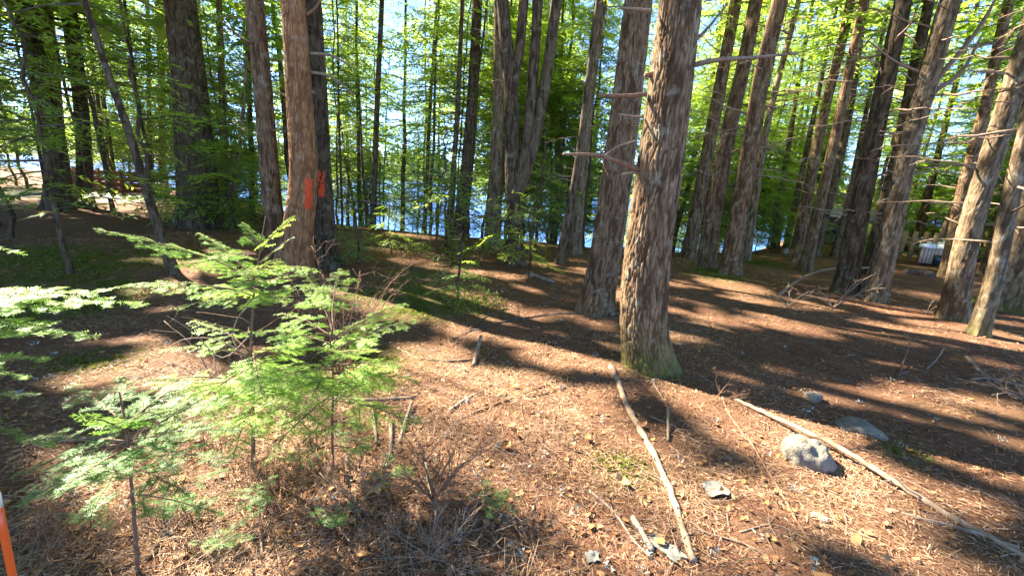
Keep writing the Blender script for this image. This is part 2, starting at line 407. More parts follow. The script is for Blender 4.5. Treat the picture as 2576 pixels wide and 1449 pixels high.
BOUGH['broad'] = [leafcloud(400+q, 70, .12) for q in range(6)]

def orient(az, el, roll):
    ca, sa, ce, se = math.cos(az), math.sin(az), math.cos(el), math.sin(el)
    x = np.array([ca*ce, sa*ce, se]); y = np.array([-sa, ca, 0.]); z = np.cross(x, y)
    y2 = y*math.cos(roll)+z*math.sin(roll); z2 = np.cross(x, y2)
    return np.stack([x, y2, z2])      # rows

GA = np.array(GAPS)
E1 = np.cross(SDIR, [0, 0, 1.]); E1 /= np.linalg.norm(E1); E2 = np.cross(SDIR, E1)
def carve_tris(V, tmin=.8):
    """keep-mask for triangles: sprigs between the sun and a chosen sunlit place are cut out of the crown"""
    c = V.reshape(-1, 3, 3).mean(1); keep = np.ones(len(c), bool)
    px, py, pt = c@E1, c@E2, c@SDIR; gx_, gy_, gt_ = GA[:, :3]@E1, GA[:, :3]@E2, GA[:, :3]@SDIR
    wob = .72+.62*vn2(px*2.2+40, py*2.2+40, 71)
    for a, b2, t0, r in zip(gx_, gy_, gt_, GA[:, 3]):
        keep &= ~(((px-a)**2+(py-b2)**2 < (r*wob+.09)**2) & (pt-t0 > tmin))
    return keep
def carve_mb(mb, b, tmin=.8):
    if not mb.n: return
    V = np.concatenate(mb.v); k3 = np.repeat(carve_tris(V+b, tmin), 3); A = np.concatenate(mb.a['tint'])
    V = V[k3]; mb.v = [V]; mb.a = {'tint': [A[k3]]}; mb.t = [np.arange(len(V)).reshape(-1, 3)]; mb.n = len(V)
def add_bough(mb, wood, rng, p, az, el, L, lod, base, carve=True, wr=None, bright=0.0):
    R = orient(az, el, rng.uniform(-.35, .35))
    T = BOUGH[lod]; P, A = T[rng.integers(len(T))]
    S = np.array([L, L*rng.uniform(.75, 1.15), L])
    V = (P*S)@R + p - base
    mb.add(V, np.arange(len(V)).reshape(-1, 3), None, tint=np.clip(A*.8+rng.uniform(-.15, .25)+bright, 0, 1))
    if wood is not None and not any(lit(p+R[0]*L*t_, 1.1) for t_ in (.1, .4, .7)):
        xs = np.array([0, .35, .7, .95]); ax = np.stack([xs, xs*0, .10*xs-.28*xs*xs], -1)*S
        v, t, q = tube(ax@R+p-base, np.array([1, .7, .4, .15])*(wr or .012*L), 3, False); wood.add(v, t, q)
    return True

# ------------------------------------------------------------------ trees
def vor_bark(u, v, ncol, seed):
    iu = np.floor(u); iv = np.floor(v); f1 = np.full(u.shape, 9.); f2 = f1.copy(); cid = np.zeros(u.shape)
    sd = np.full(u.shape, seed)
    for du in (-1, 0, 1):
        for dv in (-1, 0, 1):
            cu = iu+du; cv = iv+dv; w = np.mod(cu, ncol)
            jx = hsh(w, cv, sd); jy = hsh(w, cv, sd+7)
            d = np.hypot(cu+.15+.7*jx-u, cv+.1+.8*jy-v)
            n = d < f1; f2 = np.where(n, f1, np.minimum(f2, d)); cid = np.where(n, hsh(w, cv, sd+13), cid); f1 = np.where(n, d, f1)
    return f2-f1, cid
def trunk_arrays(path, rad, nseg, seed, bark=0.0, cw=.03, ch=.12, flare=.5, roots=5, fh=.22):
    """rings x segments of points; path from the ground up"""
    m = len(path); th = np.arange(nseg)*2*np.pi/nseg
    hz = path[:, 2]-path[0, 2]; TH, HZ = np.meshgrid(th, hz)
    r = np.broadcast_to(rad[:, None], TH.shape).copy()
    rs = np.random.default_rng(seed); ph = rs.uniform(0, 6.28, 3)
    lobe = .5+.5*np.cos(roots*TH+ph[0]+.6*np.sin(2*TH+ph[1]))
    R0 = rad[min(len(rad)-1, 3)]
    r = r*(1+flare*np.exp(-HZ/(fh*(.6+R0*2.2)))*(.35+.65*lobe**1.5))
    r = r*(1+.05*np.sin(2*TH+ph[2]+HZ*.5)+.06*(vn2(TH*0+np.cos(TH)*1.3+7, HZ*.9+np.sin(TH)*1.3, seed)-.5))
    ridge = np.ones_like(r); tint = vn2(np.cos(TH)*3+9, HZ*2+np.sin(TH)*3, seed+3)
    if bark > 0:
        Rm = float(np.mean(rad)); ncol = max(8, int(round(2*np.pi*Rm/cw)))
        wu = (vn2(np.cos(TH)*4+3, HZ*6+np.sin(TH)*4, seed+5)-.5)*1.1; wv = (vn2(np.cos(TH)*5+3, HZ*5+np.sin(TH)*5, seed+6)-.5)*.9
        d, cid = vor_bark(TH/(2*np.pi)*ncol+wu, HZ/ch+wv, ncol, seed)
        ridge = sstep(.0, .34, d); tint = np.clip(.65*cid+.35*tint, 0, 1)
        r = r+bark*(ridge-1)+bark*.5*(cid-.5)*ridge+bark*.35*(vn2(TH*ncol*1.4/6.28*2, HZ*40, seed+9)-.5)
    P = np.stack([path[:, None, 0]+np.cos(TH)*r, path[:, None, 1]+np.sin(TH)*r, np.broadcast_to(path[:, None, 2], TH.shape)], -1)
    return P, ridge, tint, HZ
def grid_quads(m, n):
    i = np.arange(m-1)[:, None]*n; j = np.arange(n)[None, :]; k = (j+1) % n
    return np.stack([i+j, i+k, i+n+k, i+n+j], -1).reshape(-1, 4)
def path_from_px(pts, H, base=None):
    b = G(*pts[0]) if base is None else base
    P = [b]+[D(x, y, b[1]) for x, y in pts[1:]]
    P = np.array(P); top = P[-1]; z0 = b[2]
    if top[2]-z0 < H:
        sl = (P[-1]-P[-2]); sl = sl/max(sl[2], .05)*.55; rem = H-(top[2]-z0)
        P = np.vstack([P, top+np.array([sl[0], sl[1], 1])*rem*.4, top+np.array([sl[0]*.8, sl[1]*.8, 1])*rem])
    return P
DEADV = []
def dead_variant(seed, m='twig_dead'):
    r = np.random.default_rng(seed); mb = MB(); n = 9
    x = np.linspace(0, 1, n); y = np.cumsum(r.normal(0, .025, n)); z = -.14*x*x+np.cumsum(r.normal(0, .018, n))+.10*x; y -= y[0]; z -= z[0]
    A = np.stack([x, y, z], -1); v, t, q = tube(A, np.linspace(.016, .004, n), 5); mb.add(v, t, q)
    for s in range(r.integers(4, 9)):
        i = r.integers(2, n-1); L = r.uniform(.12, .4)*(1.1-x[i]); a = r.choice([-1, 1])*r.uniform(.5, 1.1)
        dr = np.array([math.cos(a), math.sin(a), r.uniform(-.45, .35)]); k = np.linspace(0, 1, 5)[:, None]
        B = A[i]+dr*L*k+np.array([0, 0, 1])*(-.3*L)*k*k+r.normal(0, .012, (5, 3))*k
        v, t, q = tube(B, np.linspace(.006, .002, 5), 3); mb.add(v, t, q)
    return mb.mesh('dead_branch', MATS[m], True)
DEADV = [dead_variant(900+q) for q in range(7)]
DEADB = [dead_variant(950+q, 'limb_bark') for q in range(5)]

def build_tree(name, label, cat, pts, wb, wt, H=15, h0=6, cr=2.4, bark='bark_brown', near=0, nb=38, lod='mid', needles='hemlock_needles', dead=8, dmin=1.0, group=None, seed=0, base=None, moss=0.0, flare=.5, stems=None, carve=True, ddark=False, dlen=(.5, 1.3), roots=5, fh=.22, bright=0.0):
    rng = np.random.default_rng(seed+1000)
    P = path_from_px(pts, H, base); b = P[0].copy()
    dep = (b-CAM)@CF; rb = wb*.5*dep/F0; top = P[len(pts)-1]
    rt = wt*.5*((top-CAM)@CF)/F0; ht = top[2]-b[2]
    root = thing(name, label, cat, b, group)
    hvis = min(H, ht+.4)
    if near: zs = np.concatenate([np.linspace(-.12, hvis, near), np.linspace(hvis, H, 14)[1:]])
    else: zs = np.concatenate([[-.12], np.linspace(0, .6, 7), np.linspace(.6, hvis, max(6, int(hvis*3)))[1:], np.linspace(hvis, H, 10)[1:]])
    if H-hvis < .2: zs = zs[zs <= hvis+1e-6]
    cz = P[:, 2]-b[2]; cz[0] = -.12
    SP = smooth_path(P, 80); o = np.argsort(SP[:, 2]); SP = SP[o]; SZ = SP[:, 2]-b[2]
    path = np.stack([np.interp(zs, SZ, SP[:, 0]-b[0]), np.interp(zs, SZ, SP[:, 1]-b[1]), zs], -1)
    rad = np.interp(zs, [0, max(ht, .5), H], [rb, rt, max(.015, rt*.18)])
    nseg = {0: 14}.get(near, 0) or (int(np.clip(2*np.pi*rb/.0085, 90, 190)) if near > 150 else int(np.clip(2*np.pi*rb/.017, 36, 64)))
    Pt, ridge, tint, HZ = trunk_arrays(path, rad, nseg, seed+11, .0155*min(1, rb/.2) if near else 0, .027 if rb > .15 else .020, .23, flare, roots, fh)
    TH = np.arange(nseg)*2*np.pi/nseg
    mo = moss*np.exp(-np.maximum(HZ-.08, 0)/.2)*(.6+.8*vn2(np.cos(TH)[None, :]*3+HZ*2, np.sin(TH)[None, :]*3+HZ*6, seed+2)) if moss else np.zeros_like(HZ)
    if not near: ridge = .75+.25*ridge
    me = mesh_np('trunk', Pt.reshape(-1, 3), [grid_quads(*Pt.shape[:2])], MATS[bark], {'tint': tint.ravel(), 'ridge': ridge.ravel(), 'moss': np.clip(mo, 0, 1).ravel()}, True)
    tr = obj('trunk', me, root)
    for st in (stems or []):      # forked stems: list of pixel points, widths
        sp, w0, w1 = st; S = np.array([D(x, y, b[1]) for x, y in sp])-b
        ext = S[-1]+(S[-1]-S[-2])/np.linalg.norm(S[-1]-S[-2])*np.array([.5, .5, 1])*6; S = np.vstack([S, ext])
        S = smooth_path(S, 40); n = 12; v, t, q = tube(S, np.interp(np.linspace(0, 1, 40), [0, .5, 1], [w0*.5*dep/F0, w1*.5*dep/F0, .03]), n, False)
        obj('stem', mesh_np('stem', v, [q], MATS[bark], {'tint': hsh(np.arange(len(v)), np.arange(len(v))), 'ridge': np.full(len(v), .85), 'moss': np.zeros(len(v))}, True), root)
    def at(h): return np.array([np.interp(h, SZ, SP[:, 0]), np.interp(h, SZ, SP[:, 1]), b[2]+h])
    def radat(h): return np.interp(h, [0, max(ht, .5), H], [rb, rt, max(.015, rt*.18)])
    if nb:
        mb = MB(); wood = MB(); a = rng.uniform(0, 6.28)
        for q in range(nb):
            f = (q+rng.uniform(0, 1))/nb; h = h0+(H-h0)*f; a += 2.4+rng.uniform(-.5, .5)
            L = cr*(1-f)**.75*rng.uniform(.65, 1.15)+.35
            if h < h0+1.5: L *= .85
            vis = (h < ht+1.5)
            add_bough(mb, wood, rng, at(h), a, rng.uniform(-.25, .18), L, lod if (vis or lod == 'broad') else 'high', b, carve, None, bright)
        carve_mb(mb, b)
        if mb.n:
            tag(obj('crown', mb.mesh('crown', MATS[needles]), root), kind='stuff')
            tag(obj('limbs', wood.mesh('limbs', MATS['limb_bark']), root), kind='stuff')
    for q in range(dead):
        h = rng.uniform(dmin, max(dmin+.5, min(ht+.5, h0+2))); a = rng.uniform(0, 6.28)
        L = rng.uniform(*dlen); dv = (DEADB if ddark else DEADV)
        o = obj('dead_branch', dv[rng.integers(len(dv))], root)
        p = at(h)-b; R = orient(a, rng.uniform(-.2, .25), rng.uniform(-1, 1)).T
        p = p+R[:, 0]*radat(h)*.8
        m = Matrix.Identity(4)
        for r_ in range(3):
            for c_ in range(3): m[r_][c_] = R[r_, c_]*L*(1 if c_ == 0 else min(1, .9))
            m[r_][3] = p[r_]
        o.matrix_local = m
    return root, dict(b=b, at=at, rad=radat, P=Pt, dep=dep)

# gaps that keep single trunks sunlit (height above the tree's foot)
def trunk_gap(px, py, hs, r):
    b = G(px, py)
    for h in hs: gap3(b+np.array([0, 0, h]), r)
trunk_gap(1640, 925, (.3, .7, 1.1, 2.6), .28)
trunk_gap(2200, 755, (.6, 1.2, 2, 3, 4, 5), .35)
trunk_gap(2400, 800, (.8, 1.6, 2.4, 3.2), .3)
trunk_gap(2529, 778, (.3, 1, 1.6), .4)
trunk_gap(2125, 735, (1.2, 2.2), .22)
trunk_gap(735, 690, (1.0, 1.6, 2.2, 3., 3.8), .35)
trunk_gap(1444, 630, (.6, 1.2, 1.8), .3)
trunk_gap(2465, 840, (.3, 1.0), .25)
trunk_gap(1494, 785, (.6,), .2)
for (a, b_, d_, r) in [(480, 640, 2.0, .3), (640, 620, 2.0, .35), (350, 600, 1.95, .25), (450, 720, 2.0, .3), (640, 720, 2.0, .3), (850, 850, 2.2, .4), (980, 820, 2.2, .3), (740, 900, 2.1, .4), (560, 960, 1.9, .35), (250, 800, 1.5, .3), (80, 880, 1.4, .3), (400, 1000, 1.7, .3), (560, 1080, 1.7, .25), (800, 700, 2.3, .15), (-80, 930, 1.4, .25)]:
    gap3(D(a, b_, d_), r)
GA = np.array(GAPS)

T = {}
T['main'] = build_tree('hemlock_tree', 'thick straight furrowed brown trunk with mossy foot standing in the open centre', 'tree', [(1638, 925), (1618, 820), (1622, 700), (1665, 380), (1712, 0)], 112, 104, 17, 7, 3.0, 'bark_brown', 380, 44, 'high', dead=0, seed=21, moss=1.7, flare=.62, roots=4, fh=.16)
T['second'] = build_tree('hemlock_tree', 'leaning furrowed brown trunk just behind the mossy-footed trunk', 'tree', [(1497, 785), (1524, 640), (1570, 300), (1606, 0)], 84, 66, 17, 7, 2.8, 'bark_brown', 300, 44, 'high', dead=0, seed=22, flare=.55, moss=.25)
T['orange'] = build_tree('spruce_tree', 'reddish brown trunk with the taller bright orange paint blaze', 'tree', [(736, 690), (752, 560), (762, 474), (752, 240), (738, 0)], 70, 59, 16, 6.5, 2.6, 'bark_red', 260, 44, 'high', dead=0, seed=23, flare=1.0, fh=.3)
T['twin'] = build_tree('hemlock_tree', 'dark rough-barked trunk touching the reddish trunk, smaller orange paint blaze on it', 'tree', [(815, 672), (808, 560), (803, 474), (793, 240), (783, 0)], 66, 46, 16, 6.5, 2.6, 'bark_dark', 260, 44, 'high', dead=3, dmin=2.2, seed=24, flare=.9, fh=.3)
T['nine'] = build_tree('hemlock_tree', 'slender grey-brown trunk left of the reddish orange-blazed trunk', 'tree', [(708, 660), (690, 545), (665, 270), (640, 0)], 44, 40, 15, 6, 2.4, 'bark_brown', 220, 40, 'high', dead=6, dmin=1.5, seed=25)
T['bigleft'] = build_tree('pine_tree', 'very thick dark pine trunk with flared base near the lake', 'tree', [(500, 572), (497, 480), (478, 240), (456, 30)], 86, 72, 20, 6.5, 4.4, 'bark_dark', 220, 78, 'mid', dead=5, dmin=2, seed=26, flare=.75, carve=True)

R_ = [
 ('hemlock_tree', 'dark trunk nearest the sunlit sand at the left edge', [(150, 528), (142, 400), (92, 160), (57, 0)], 52, 38, 17, 3.2, 3.6, 'bark_dark', 60, 10),
 ('spruce_tree', 'brown trunk just behind the dark trunk nearest the sunlit sand', [(172, 512), (150, 400), (130, 200), (109, 0)], 34, 30, 15, 4, 2.2, 'bark_brown', 40, 4),
 ('hemlock_tree', 'dark trunk in front of the brown wooden wall', [(216, 524), (205, 284), (166, 0)], 34, 26, 17, 3.4, 3.4, 'bark_dark', 60, 8),
 ('hemlock_tree', 'thin curving grey trunk leaning left in front of the thick dark pine', [(438, 688), (374, 498), (327, 341), (265, 166), (213, 0)], 22, 14, 8, 3.6, 1.3, 'bark_dark', 16, 10),
 ('spruce_tree', 'slim dark trunk just left of the thick dark pine', [(408, 500), (408, 330), (398, 0)], 17, 15, 14, 3.5, 1.9, 'bark_dark', 40, 12),
 ('spruce_tree', 'very slim trunk right of the thin curving grey trunk', [(378, 498), (375, 300), (370, 0)], 10, 9, 12, 3.0, 1.5, 'bark_dark', 34, 10),
 ('spruce_tree', 'slim brown trunk just right of the thick dark pine', [(568, 545), (562, 350), (553, 60)], 17, 14, 14, 3.8, 1.8, 'bark_brown', 40, 8),
 ('maple_tree', 'thin stem slanting up to the right from the foot of the slim brown trunk', [(578, 562), (597, 420), (621, 142)], 12, 8, 9, 4.5, 1.6, 'bark_grey', 24, 3),
 ('spruce_tree', 'thin dark trunk left of the slender grey-brown trunk', [(634, 545), (630, 300), (622, 20)], 11, 9, 12, 4, 1.5, 'bark_dark', 32, 8),
 ('spruce_tree', 'thin dark trunk just right of the orange-blazed pair', [(822, 560), (820, 350), (818, 60)], 12, 9, 12, 4.2, 1.5, 'bark_dark', 34, 8),
 ('spruce_tree', 'narrow black straight trunk in the middle of the lakeside thicket', [(938, 575), (952, 190), (961, 0)], 15, 11, 15, 4.5, 2.0, 'bark_dark', 46, 14),
 ('spruce_tree', 'slim grey trunk under the bright yellow-green leaves', [(1074, 580), (1080, 237), (1089, 0)], 12, 10, 14, 5.5, 1.8, 'bark_grey', 36, 8),
 ('spruce_tree', 'slim trunk left of the dark leaning trunk by the lake', [(1126, 600), (1146, 360), (1163, 0)], 14, 11, 14, 5, 1.8, 'bark_dark', 36, 10),
 ('hemlock_tree', 'dark trunk leaning right at the brink of the lake', [(1158, 602), (1189, 237), (1201, 0)], 32, 24, 16, 5.5, 2.4, 'bark_dark', 44, 8),
 ('hemlock_tree', 'grey trunk just left of the forked maple', [(1236, 618), (1253, 284), (1255, 0)], 36, 24, 16, 5.5, 2.4, 'bark_grey', 40, 8),
 ('spruce_tree', 'short leaning slim trunk between forked maple and the big furrowed pair', [(1405, 664), (1432, 530), (1450, 430), (1490, 120), (1505, 0)], 20, 12, 13, 5.5, 1.6, 'bark_dark', 30, 10),
 ('spruce_tree', 'sunlit straight trunk seen left of the big furrowed pair', [(1440, 638), (1458, 480), (1482, 237), (1515, 0)], 36, 26, 16, 5.5, 2.2, 'bark_grey', 40, 12),
 ('spruce_tree', 'slim trunk behind the sunlit straight trunk left of the furrowed pair', [(1474, 600), (1490, 420), (1510, 200), (1530, 0)], 15, 11, 15, 5, 1.8, 'bark_dark', 36, 8),
 ('spruce_tree', 'first trunk of the three right of the mossy-footed trunk', [(1730, 652), (1790, 331), (1852, 0)], 34, 26, 16, 5, 2.1, 'bark_brown', 40, 16),
 ('spruce_tree', 'second trunk of the three right of the mossy-footed trunk', [(1772, 672), (1828, 355), (1885, 95), (1902, 0)], 40, 32, 16, 5.5, 2.2, 'bark_brown', 42, 16),
 ('spruce_tree', 'thickest trunk of the three right of the mossy-footed trunk', [(1833, 690), (1862, 520), (1894, 331), (1917, 190), (1962, 0)], 46, 36, 17, 5.5, 2.4, 'bark_brown', 44, 16),
 ('spruce_tree', 'slim trunk right of the thickest of the three trunks', [(1878, 655), (1937, 284), (1998, 47)], 17, 13, 14, 4.5, 1.8, 'bark_grey', 36, 14),
 ('spruce_tree', 'thin far trunk before the blue patch of lake on the right', [(1945, 625), (1973, 440), (2010, 200)], 15, 10, 14, 4.5, 1.8, 'bark_dark', 36, 12),
 ('spruce_tree', 'left trunk of the close group of three in the right middle', [(2000, 658), (2079, 260), (2126, 71), (2140, 0)], 28, 20, 16, 5, 2.0, 'bark_brown', 40, 16),
 ('spruce_tree', 'front trunk of the close group of three in the right middle', [(2024, 682), (2093, 380), (2155, 95), (2175, 0)], 26, 22, 16, 5, 2.0, 'bark_brown', 40, 14),
 ('spruce_tree', 'rear trunk of the close group of three in the right middle', [(2046, 645), (2117, 380), (2174, 24)], 24, 17, 16, 5, 2.0, 'bark_dark', 40, 14),
 ('spruce_tree', 'thin dark trunk in front of the grey-roofed cabin', [(2096, 648), (2125, 540), (2165, 350), (2200, 180)], 13, 9, 12, 4, 1.6, 'bark_dark', 34, 10),
 ('spruce_tree', 'tall dark trunk with dappled light left of the brightest pale trunk', [(2124, 738), (2154, 569), (2216, 260), (2273, 0)], 46, 38, 17, 5.5, 2.4, 'bark_dark', 44, 18),
 ('spruce_tree', 'pale sunlit trunk with upswept broken boughs, brightest of the right group', [(2196, 755), (2221, 664), (2283, 380), (2344, 166), (2392, 0)], 50, 42, 17, 6, 2.4, 'bark_grey', 44, 22),
 ('spruce_tree', 'shaded trunk standing behind the brightest pale trunk', [(2186, 690), (2215, 560), (2262, 380), (2300, 180)], 34, 24, 15, 5, 2.0, 'bark_dark', 36, 14),
 ('spruce_tree', 'pale knobbly trunk leaning right near the right edge', [(2398, 802), (2425, 640), (2515, 331), (2600, 60)], 52, 42, 16, 5.5, 2.2, 'bark_grey', 40, 26),
 ('spruce_tree', 'slimmer trunk with yellow-green foot right of the knobbly trunk', [(2462, 842), (2510, 664), (2543, 500), (2640, 60)], 36, 28, 14, 5, 2.0, 'bark_grey', 36, 22),
 ('spruce_tree', 'broad sunlit pale trunk cut by the right edge of the view', [(2525, 780), (2560, 660), (2605, 480), (2680, 100)], 74, 58, 17, 6, 2.4, 'bark_grey', 40, 10),
 ('spruce_tree', 'trunk beside the white-roofed shed with splintered pale foot', [(2380, 698), (2425, 474), (2472, 294), (2520, 80)], 30, 22, 15, 5, 2.0, 'bark_brown', 38, 18),
 ('spruce_tree', 'thin trunk left of the white-roofed shed behind the pale trunk', [(2300, 640), (2350, 430), (2400, 230)], 18, 12, 14, 4, 1.9, 'bark_dark', 38, 12),
 ('spruce_tree', 'dim trunk between the knobbly trunk and the slimmer one behind them', [(2480, 690), (2530, 520), (2580, 350)], 26, 20, 15, 4.5, 2.0, 'bark_dark', 38, 12),
 ('spruce_tree', 'thin trunk left of the close group of three in the right middle', [(1975, 630), (2010, 470), (2060, 230)], 14, 10, 14, 4.5, 1.8, 'bark_dark', 36, 12),
]
for q, (nm, lb, pts, wb, wt, H, h0, cr, bk, nb, dd) in enumerate(R_):
    broad = nm == 'maple_tree'
    wmax = max(wb, wt); near = 0
    if wb >= 40: near = 130
    elif wb >= 26: near = 90
    right = pts[0][0] > 1680
    T[q] = build_tree(nm, lb, 'tree', pts, wb, wt, H, h0, cr, bk, near, nb, 'broad' if broad else 'mid', 'broad_leaves' if broad else 'hemlock_needles', dd, 1.2, seed=40+q, flare=.8, ddark=not right, dlen=(.5, 1.5) if right else (.4, 1.0), moss=.9 if q in (31, 32) else .25, carve=True, fh=.3)
# the forked maple
T['fork'] = build_tree('maple_tree', 'forked dark maple dividing into three tall stems near the middle', 'tree', [(1300, 668), (1297, 600), (1290, 480), (1286, 250), (1264, 0)], 42, 30, 15, 6.5, 2.6, 'bark_dark', 150, 40, 'broad', 'broad_leaves', 4, 2.5, seed=90, flare=.75,
   stems=[([(1297, 470), (1316, 403), (1344, 142), (1354, 0)], 26, 20), ([(1300, 490), (1325, 426), (1363, 260), (1401, 0)], 28, 22), ([(1287, 240), (1305, 140), (1318, 0)], 22, 20)])

# background trees: crowded lakeside poles, woods to the left and to the right, trees added beyond the frame so that their crowns shade the ground
OPEN = [(2285, 2405, 21), (2045, 2170, 28), (-40, 440, 19), (2210, 2285, 23)]
SUNNY = [D(640, 650, 2.0), D(480, 640, 2.0), D(850, 850, 2.2), D(980, 820, 2.2), D(250, 800, 1.5), D(400, 1000, 1.7), D(560, 960, 1.9)]
def shut(x, y, free=False):
    hd = SDIR[:2]/np.linalg.norm(SDIR[:2])
    for q_ in SUNNY:
        d_ = np.array([x, y])-q_[:2]; t_ = d_@hd
        if t_ > 1 and t_ < 19 and abs(d_[0]*hd[1]-d_[1]*hd[0]) < .38: return True
    if free: return False
    p = np.array([x, y, 0.]); u, v, z = proj(p)
    return z > 1 and any(a < u < b2 and y < d2 for a, b2, d2 in OPEN)
rng = np.random.default_rng(77)
def filler(n, xr, yr, wr, Hr, h0r, crr, bk, nm, lb, grp, nb, lod, ned='hemlock_needles', dead=6, bright=0.0, free=False):
    for q in range(n):
        x = rng.uniform(*xr); y = rng.uniform(*yr)
        for _ in range(14):
            if not shut(x, y, free): break
            x = rng.uniform(*xr); y = rng.uniform(*yr)
        z = float(hgt(x, y)); b = np.array([x, y, z])
        dep = (b-CAM)@CF; w = rng.uniform(*wr)*F0/max(dep, 2); H = rng.uniform(*Hr)
        root_, pxs = None, None
        ux, uy, _ = proj(b+np.array([rng.normal(0, .25), 0, 6.])) if dep > 3 else (0, 0, 0)
        s = int(rng.integers(1e6))
        build_tree_at(nm, lb, grp, b, rng.uniform(*wr)*.5, H, rng.uniform(*h0r), rng.uniform(*crr), bk, nb, lod, ned, dead, s, bright)
def build_tree_at(nm, lb, grp, b, r0, H, h0, cr, bk, nb, lod, ned, dead, seed, bright=0.0):
    rg = np.random.default_rng(seed); root = thing(nm, lb, 'tree', b, grp)
    lean = rg.normal(0, .035, 2); n = 12; zs = np.concatenate([[-.15, 0, .15, .4], np.linspace(1, H, n)])
    wob = rg.normal(0, .03, (len(zs), 2)); wob[:3] = 0
    path = np.stack([lean[0]*zs+wob[:, 0], lean[1]*zs+wob[:, 1], zs], -1); rad = np.interp(zs, [0, H], [r0, .015])
    Pt, ridge, tint, HZ = trunk_arrays(path, rad, 9, seed, 0, flare=.45)
    obj('trunk', mesh_np('trunk', Pt.reshape(-1, 3), [grid_quads(*Pt.shape[:2])], MATS[bk], {'tint': tint.ravel(), 'ridge': ridge.ravel()*.85, 'moss': np.zeros(ridge.size)}, True), root)
    mb = MB(); wood = MB(); a = rg.uniform(0, 6)
    for q in range(nb):
        f = (q+rg.uniform(0, 1))/nb; h = h0+(H-h0)*f; a += 2.4+rg.uniform(-.6, .6); L = cr*(1-f)**.75*rg.uniform(.6, 1.15)+.3
        p = b+np.array([np.interp(h, zs, path[:, 0]), np.interp(h, zs, path[:, 1]), h])
        add_bough(mb, wood, rg, p, a, rg.uniform(-.3, .2), L, lod, b, True, None, bright)
    carve_mb(mb, b, 2.0)
    if mb.n:
        tag(obj('crown', mb.mesh('crown', MATS[ned]), root), kind='stuff'); tag(obj('limbs', wood.mesh('limbs', MATS['limb_bark']), root), kind='stuff')
    for q in range(dead):
        h = rg.uniform(.6, h0+1); o = obj('dead_branch', DEADB[rg.integers(len(DEADB))], root); o.location = (np.interp(h, zs, path[:, 0]), np.interp(h, zs, path[:, 1]), h)
        o.rotation_euler = (rg.uniform(-1, 1), rg.uniform(-.2, .3), rg.uniform(0, 6.28)); s = rg.uniform(.5, 1.1); o.scale = (s, s, s)

filler(8, (-6.5, 3.5), (12.5, 16), (.05, .11), (7, 12), (2.4, 4.5), (.8, 1.3), 'bark_dark', 'spruce_tree', 'thin pole-like dark young conifer in the crowded strip along the lake bank', 'thin young conifers crowding the lake bank', 26, 'far', dead=6)
filler(6, (-4.5, 4.5), (15, 19), (.10, .2), (10, 14), (2.0, 4), (1.6, 2.4), 'bark_dark', 'hemlock_tree', 'leafy conifer rooted below the brink of the lake bank', 'conifers rooted below the lake bank', 30, 'far', bright=.1)
filler(6, (-2.5, 1.5), (15.5, 21), (.12, .2), (11, 15), (4.5, 6.5), (2.0, 2.8), 'bark_grey', 'maple_tree', 'broadleaf tree with bright yellow-green leaves by the lake', 'bright green broadleaf trees by the lake', 30, 'broad', 'broad_leaves', 2, .2)
filler(14, (-24, -6.5), (14, 28), (.14, .3), (9, 13), (1.6, 3.5), (1.6, 2.6), 'bark_dark', 'hemlock_tree', 'dark conifer of the dense stand around the sunlit sand', 'conifers of the dense stand around the sand', 40, 'far')
filler(12, (5.5, 20), (16, 30), (.12, .26), (12, 17), (1.2, 4), (1.8, 2.8), 'bark_brown', 'spruce_tree', 'conifer in the far stand behind the group of three trunks', 'conifers of the far stand to the right', 40, 'far', bright=.15)
filler(16, (16, 36), (9, 30), (.14, .3), (12, 17), (.8, 3), (2.0, 3.0), 'bark_brown', 'spruce_tree', 'conifer in the far stand around the white-roofed shed', 'conifers around the white-roofed shed', 44, 'far', bright=.2)
filler(14, (-20, -8), (2, 13), (.2, .35), (14, 18), (5, 7), (2.6, 3.4), 'bark_dark', 'hemlock_tree', 'tall hemlock added beyond the left edge to shade the ground', 'shade hemlocks added beyond the left edge', 44, 'high')  # off-frame trees put in so their crowns shade the near ground
for q, (x_, y_, cr_) in enumerate([(-11.3, 9.1, 4.2), (-13.5, 9.6, 4.0)]):  # two more added outside the frame; wide crowns cast the foreground shade
    build_tree_at('hemlock_tree', 'tall spreading hemlock added just beyond the left edge to shade the foreground', 'spreading shade hemlocks added beyond the left edge', np.array([x_, y_, float(hgt(x_, y_))]), .17, 18, 6.2, cr_, 'bark_dark', 130, 'high', 'hemlock_needles', 4, 5000+q)
filler(8, (-20, -6), (11.5, 20), (.08, .15), (9, 12), (2.8, 3.8), (1.7, 2.5), 'bark_dark', 'hemlock_tree', 'slim hemlock with drooping boughs above the sunlit sand', 'slim hemlocks above the sunlit sand', 46, 'far', free=True)
filler(10, (7, 24), (12, 27), (.10, .2), (12, 16), (3.0, 5.0), (1.8, 2.6), 'bark_brown', 'spruce_tree', 'slim conifer whose boughs fill the top right between the leaning trunks', 'slim conifers between the leaning right trunks', 50, 'far', bright=.15, free=True)

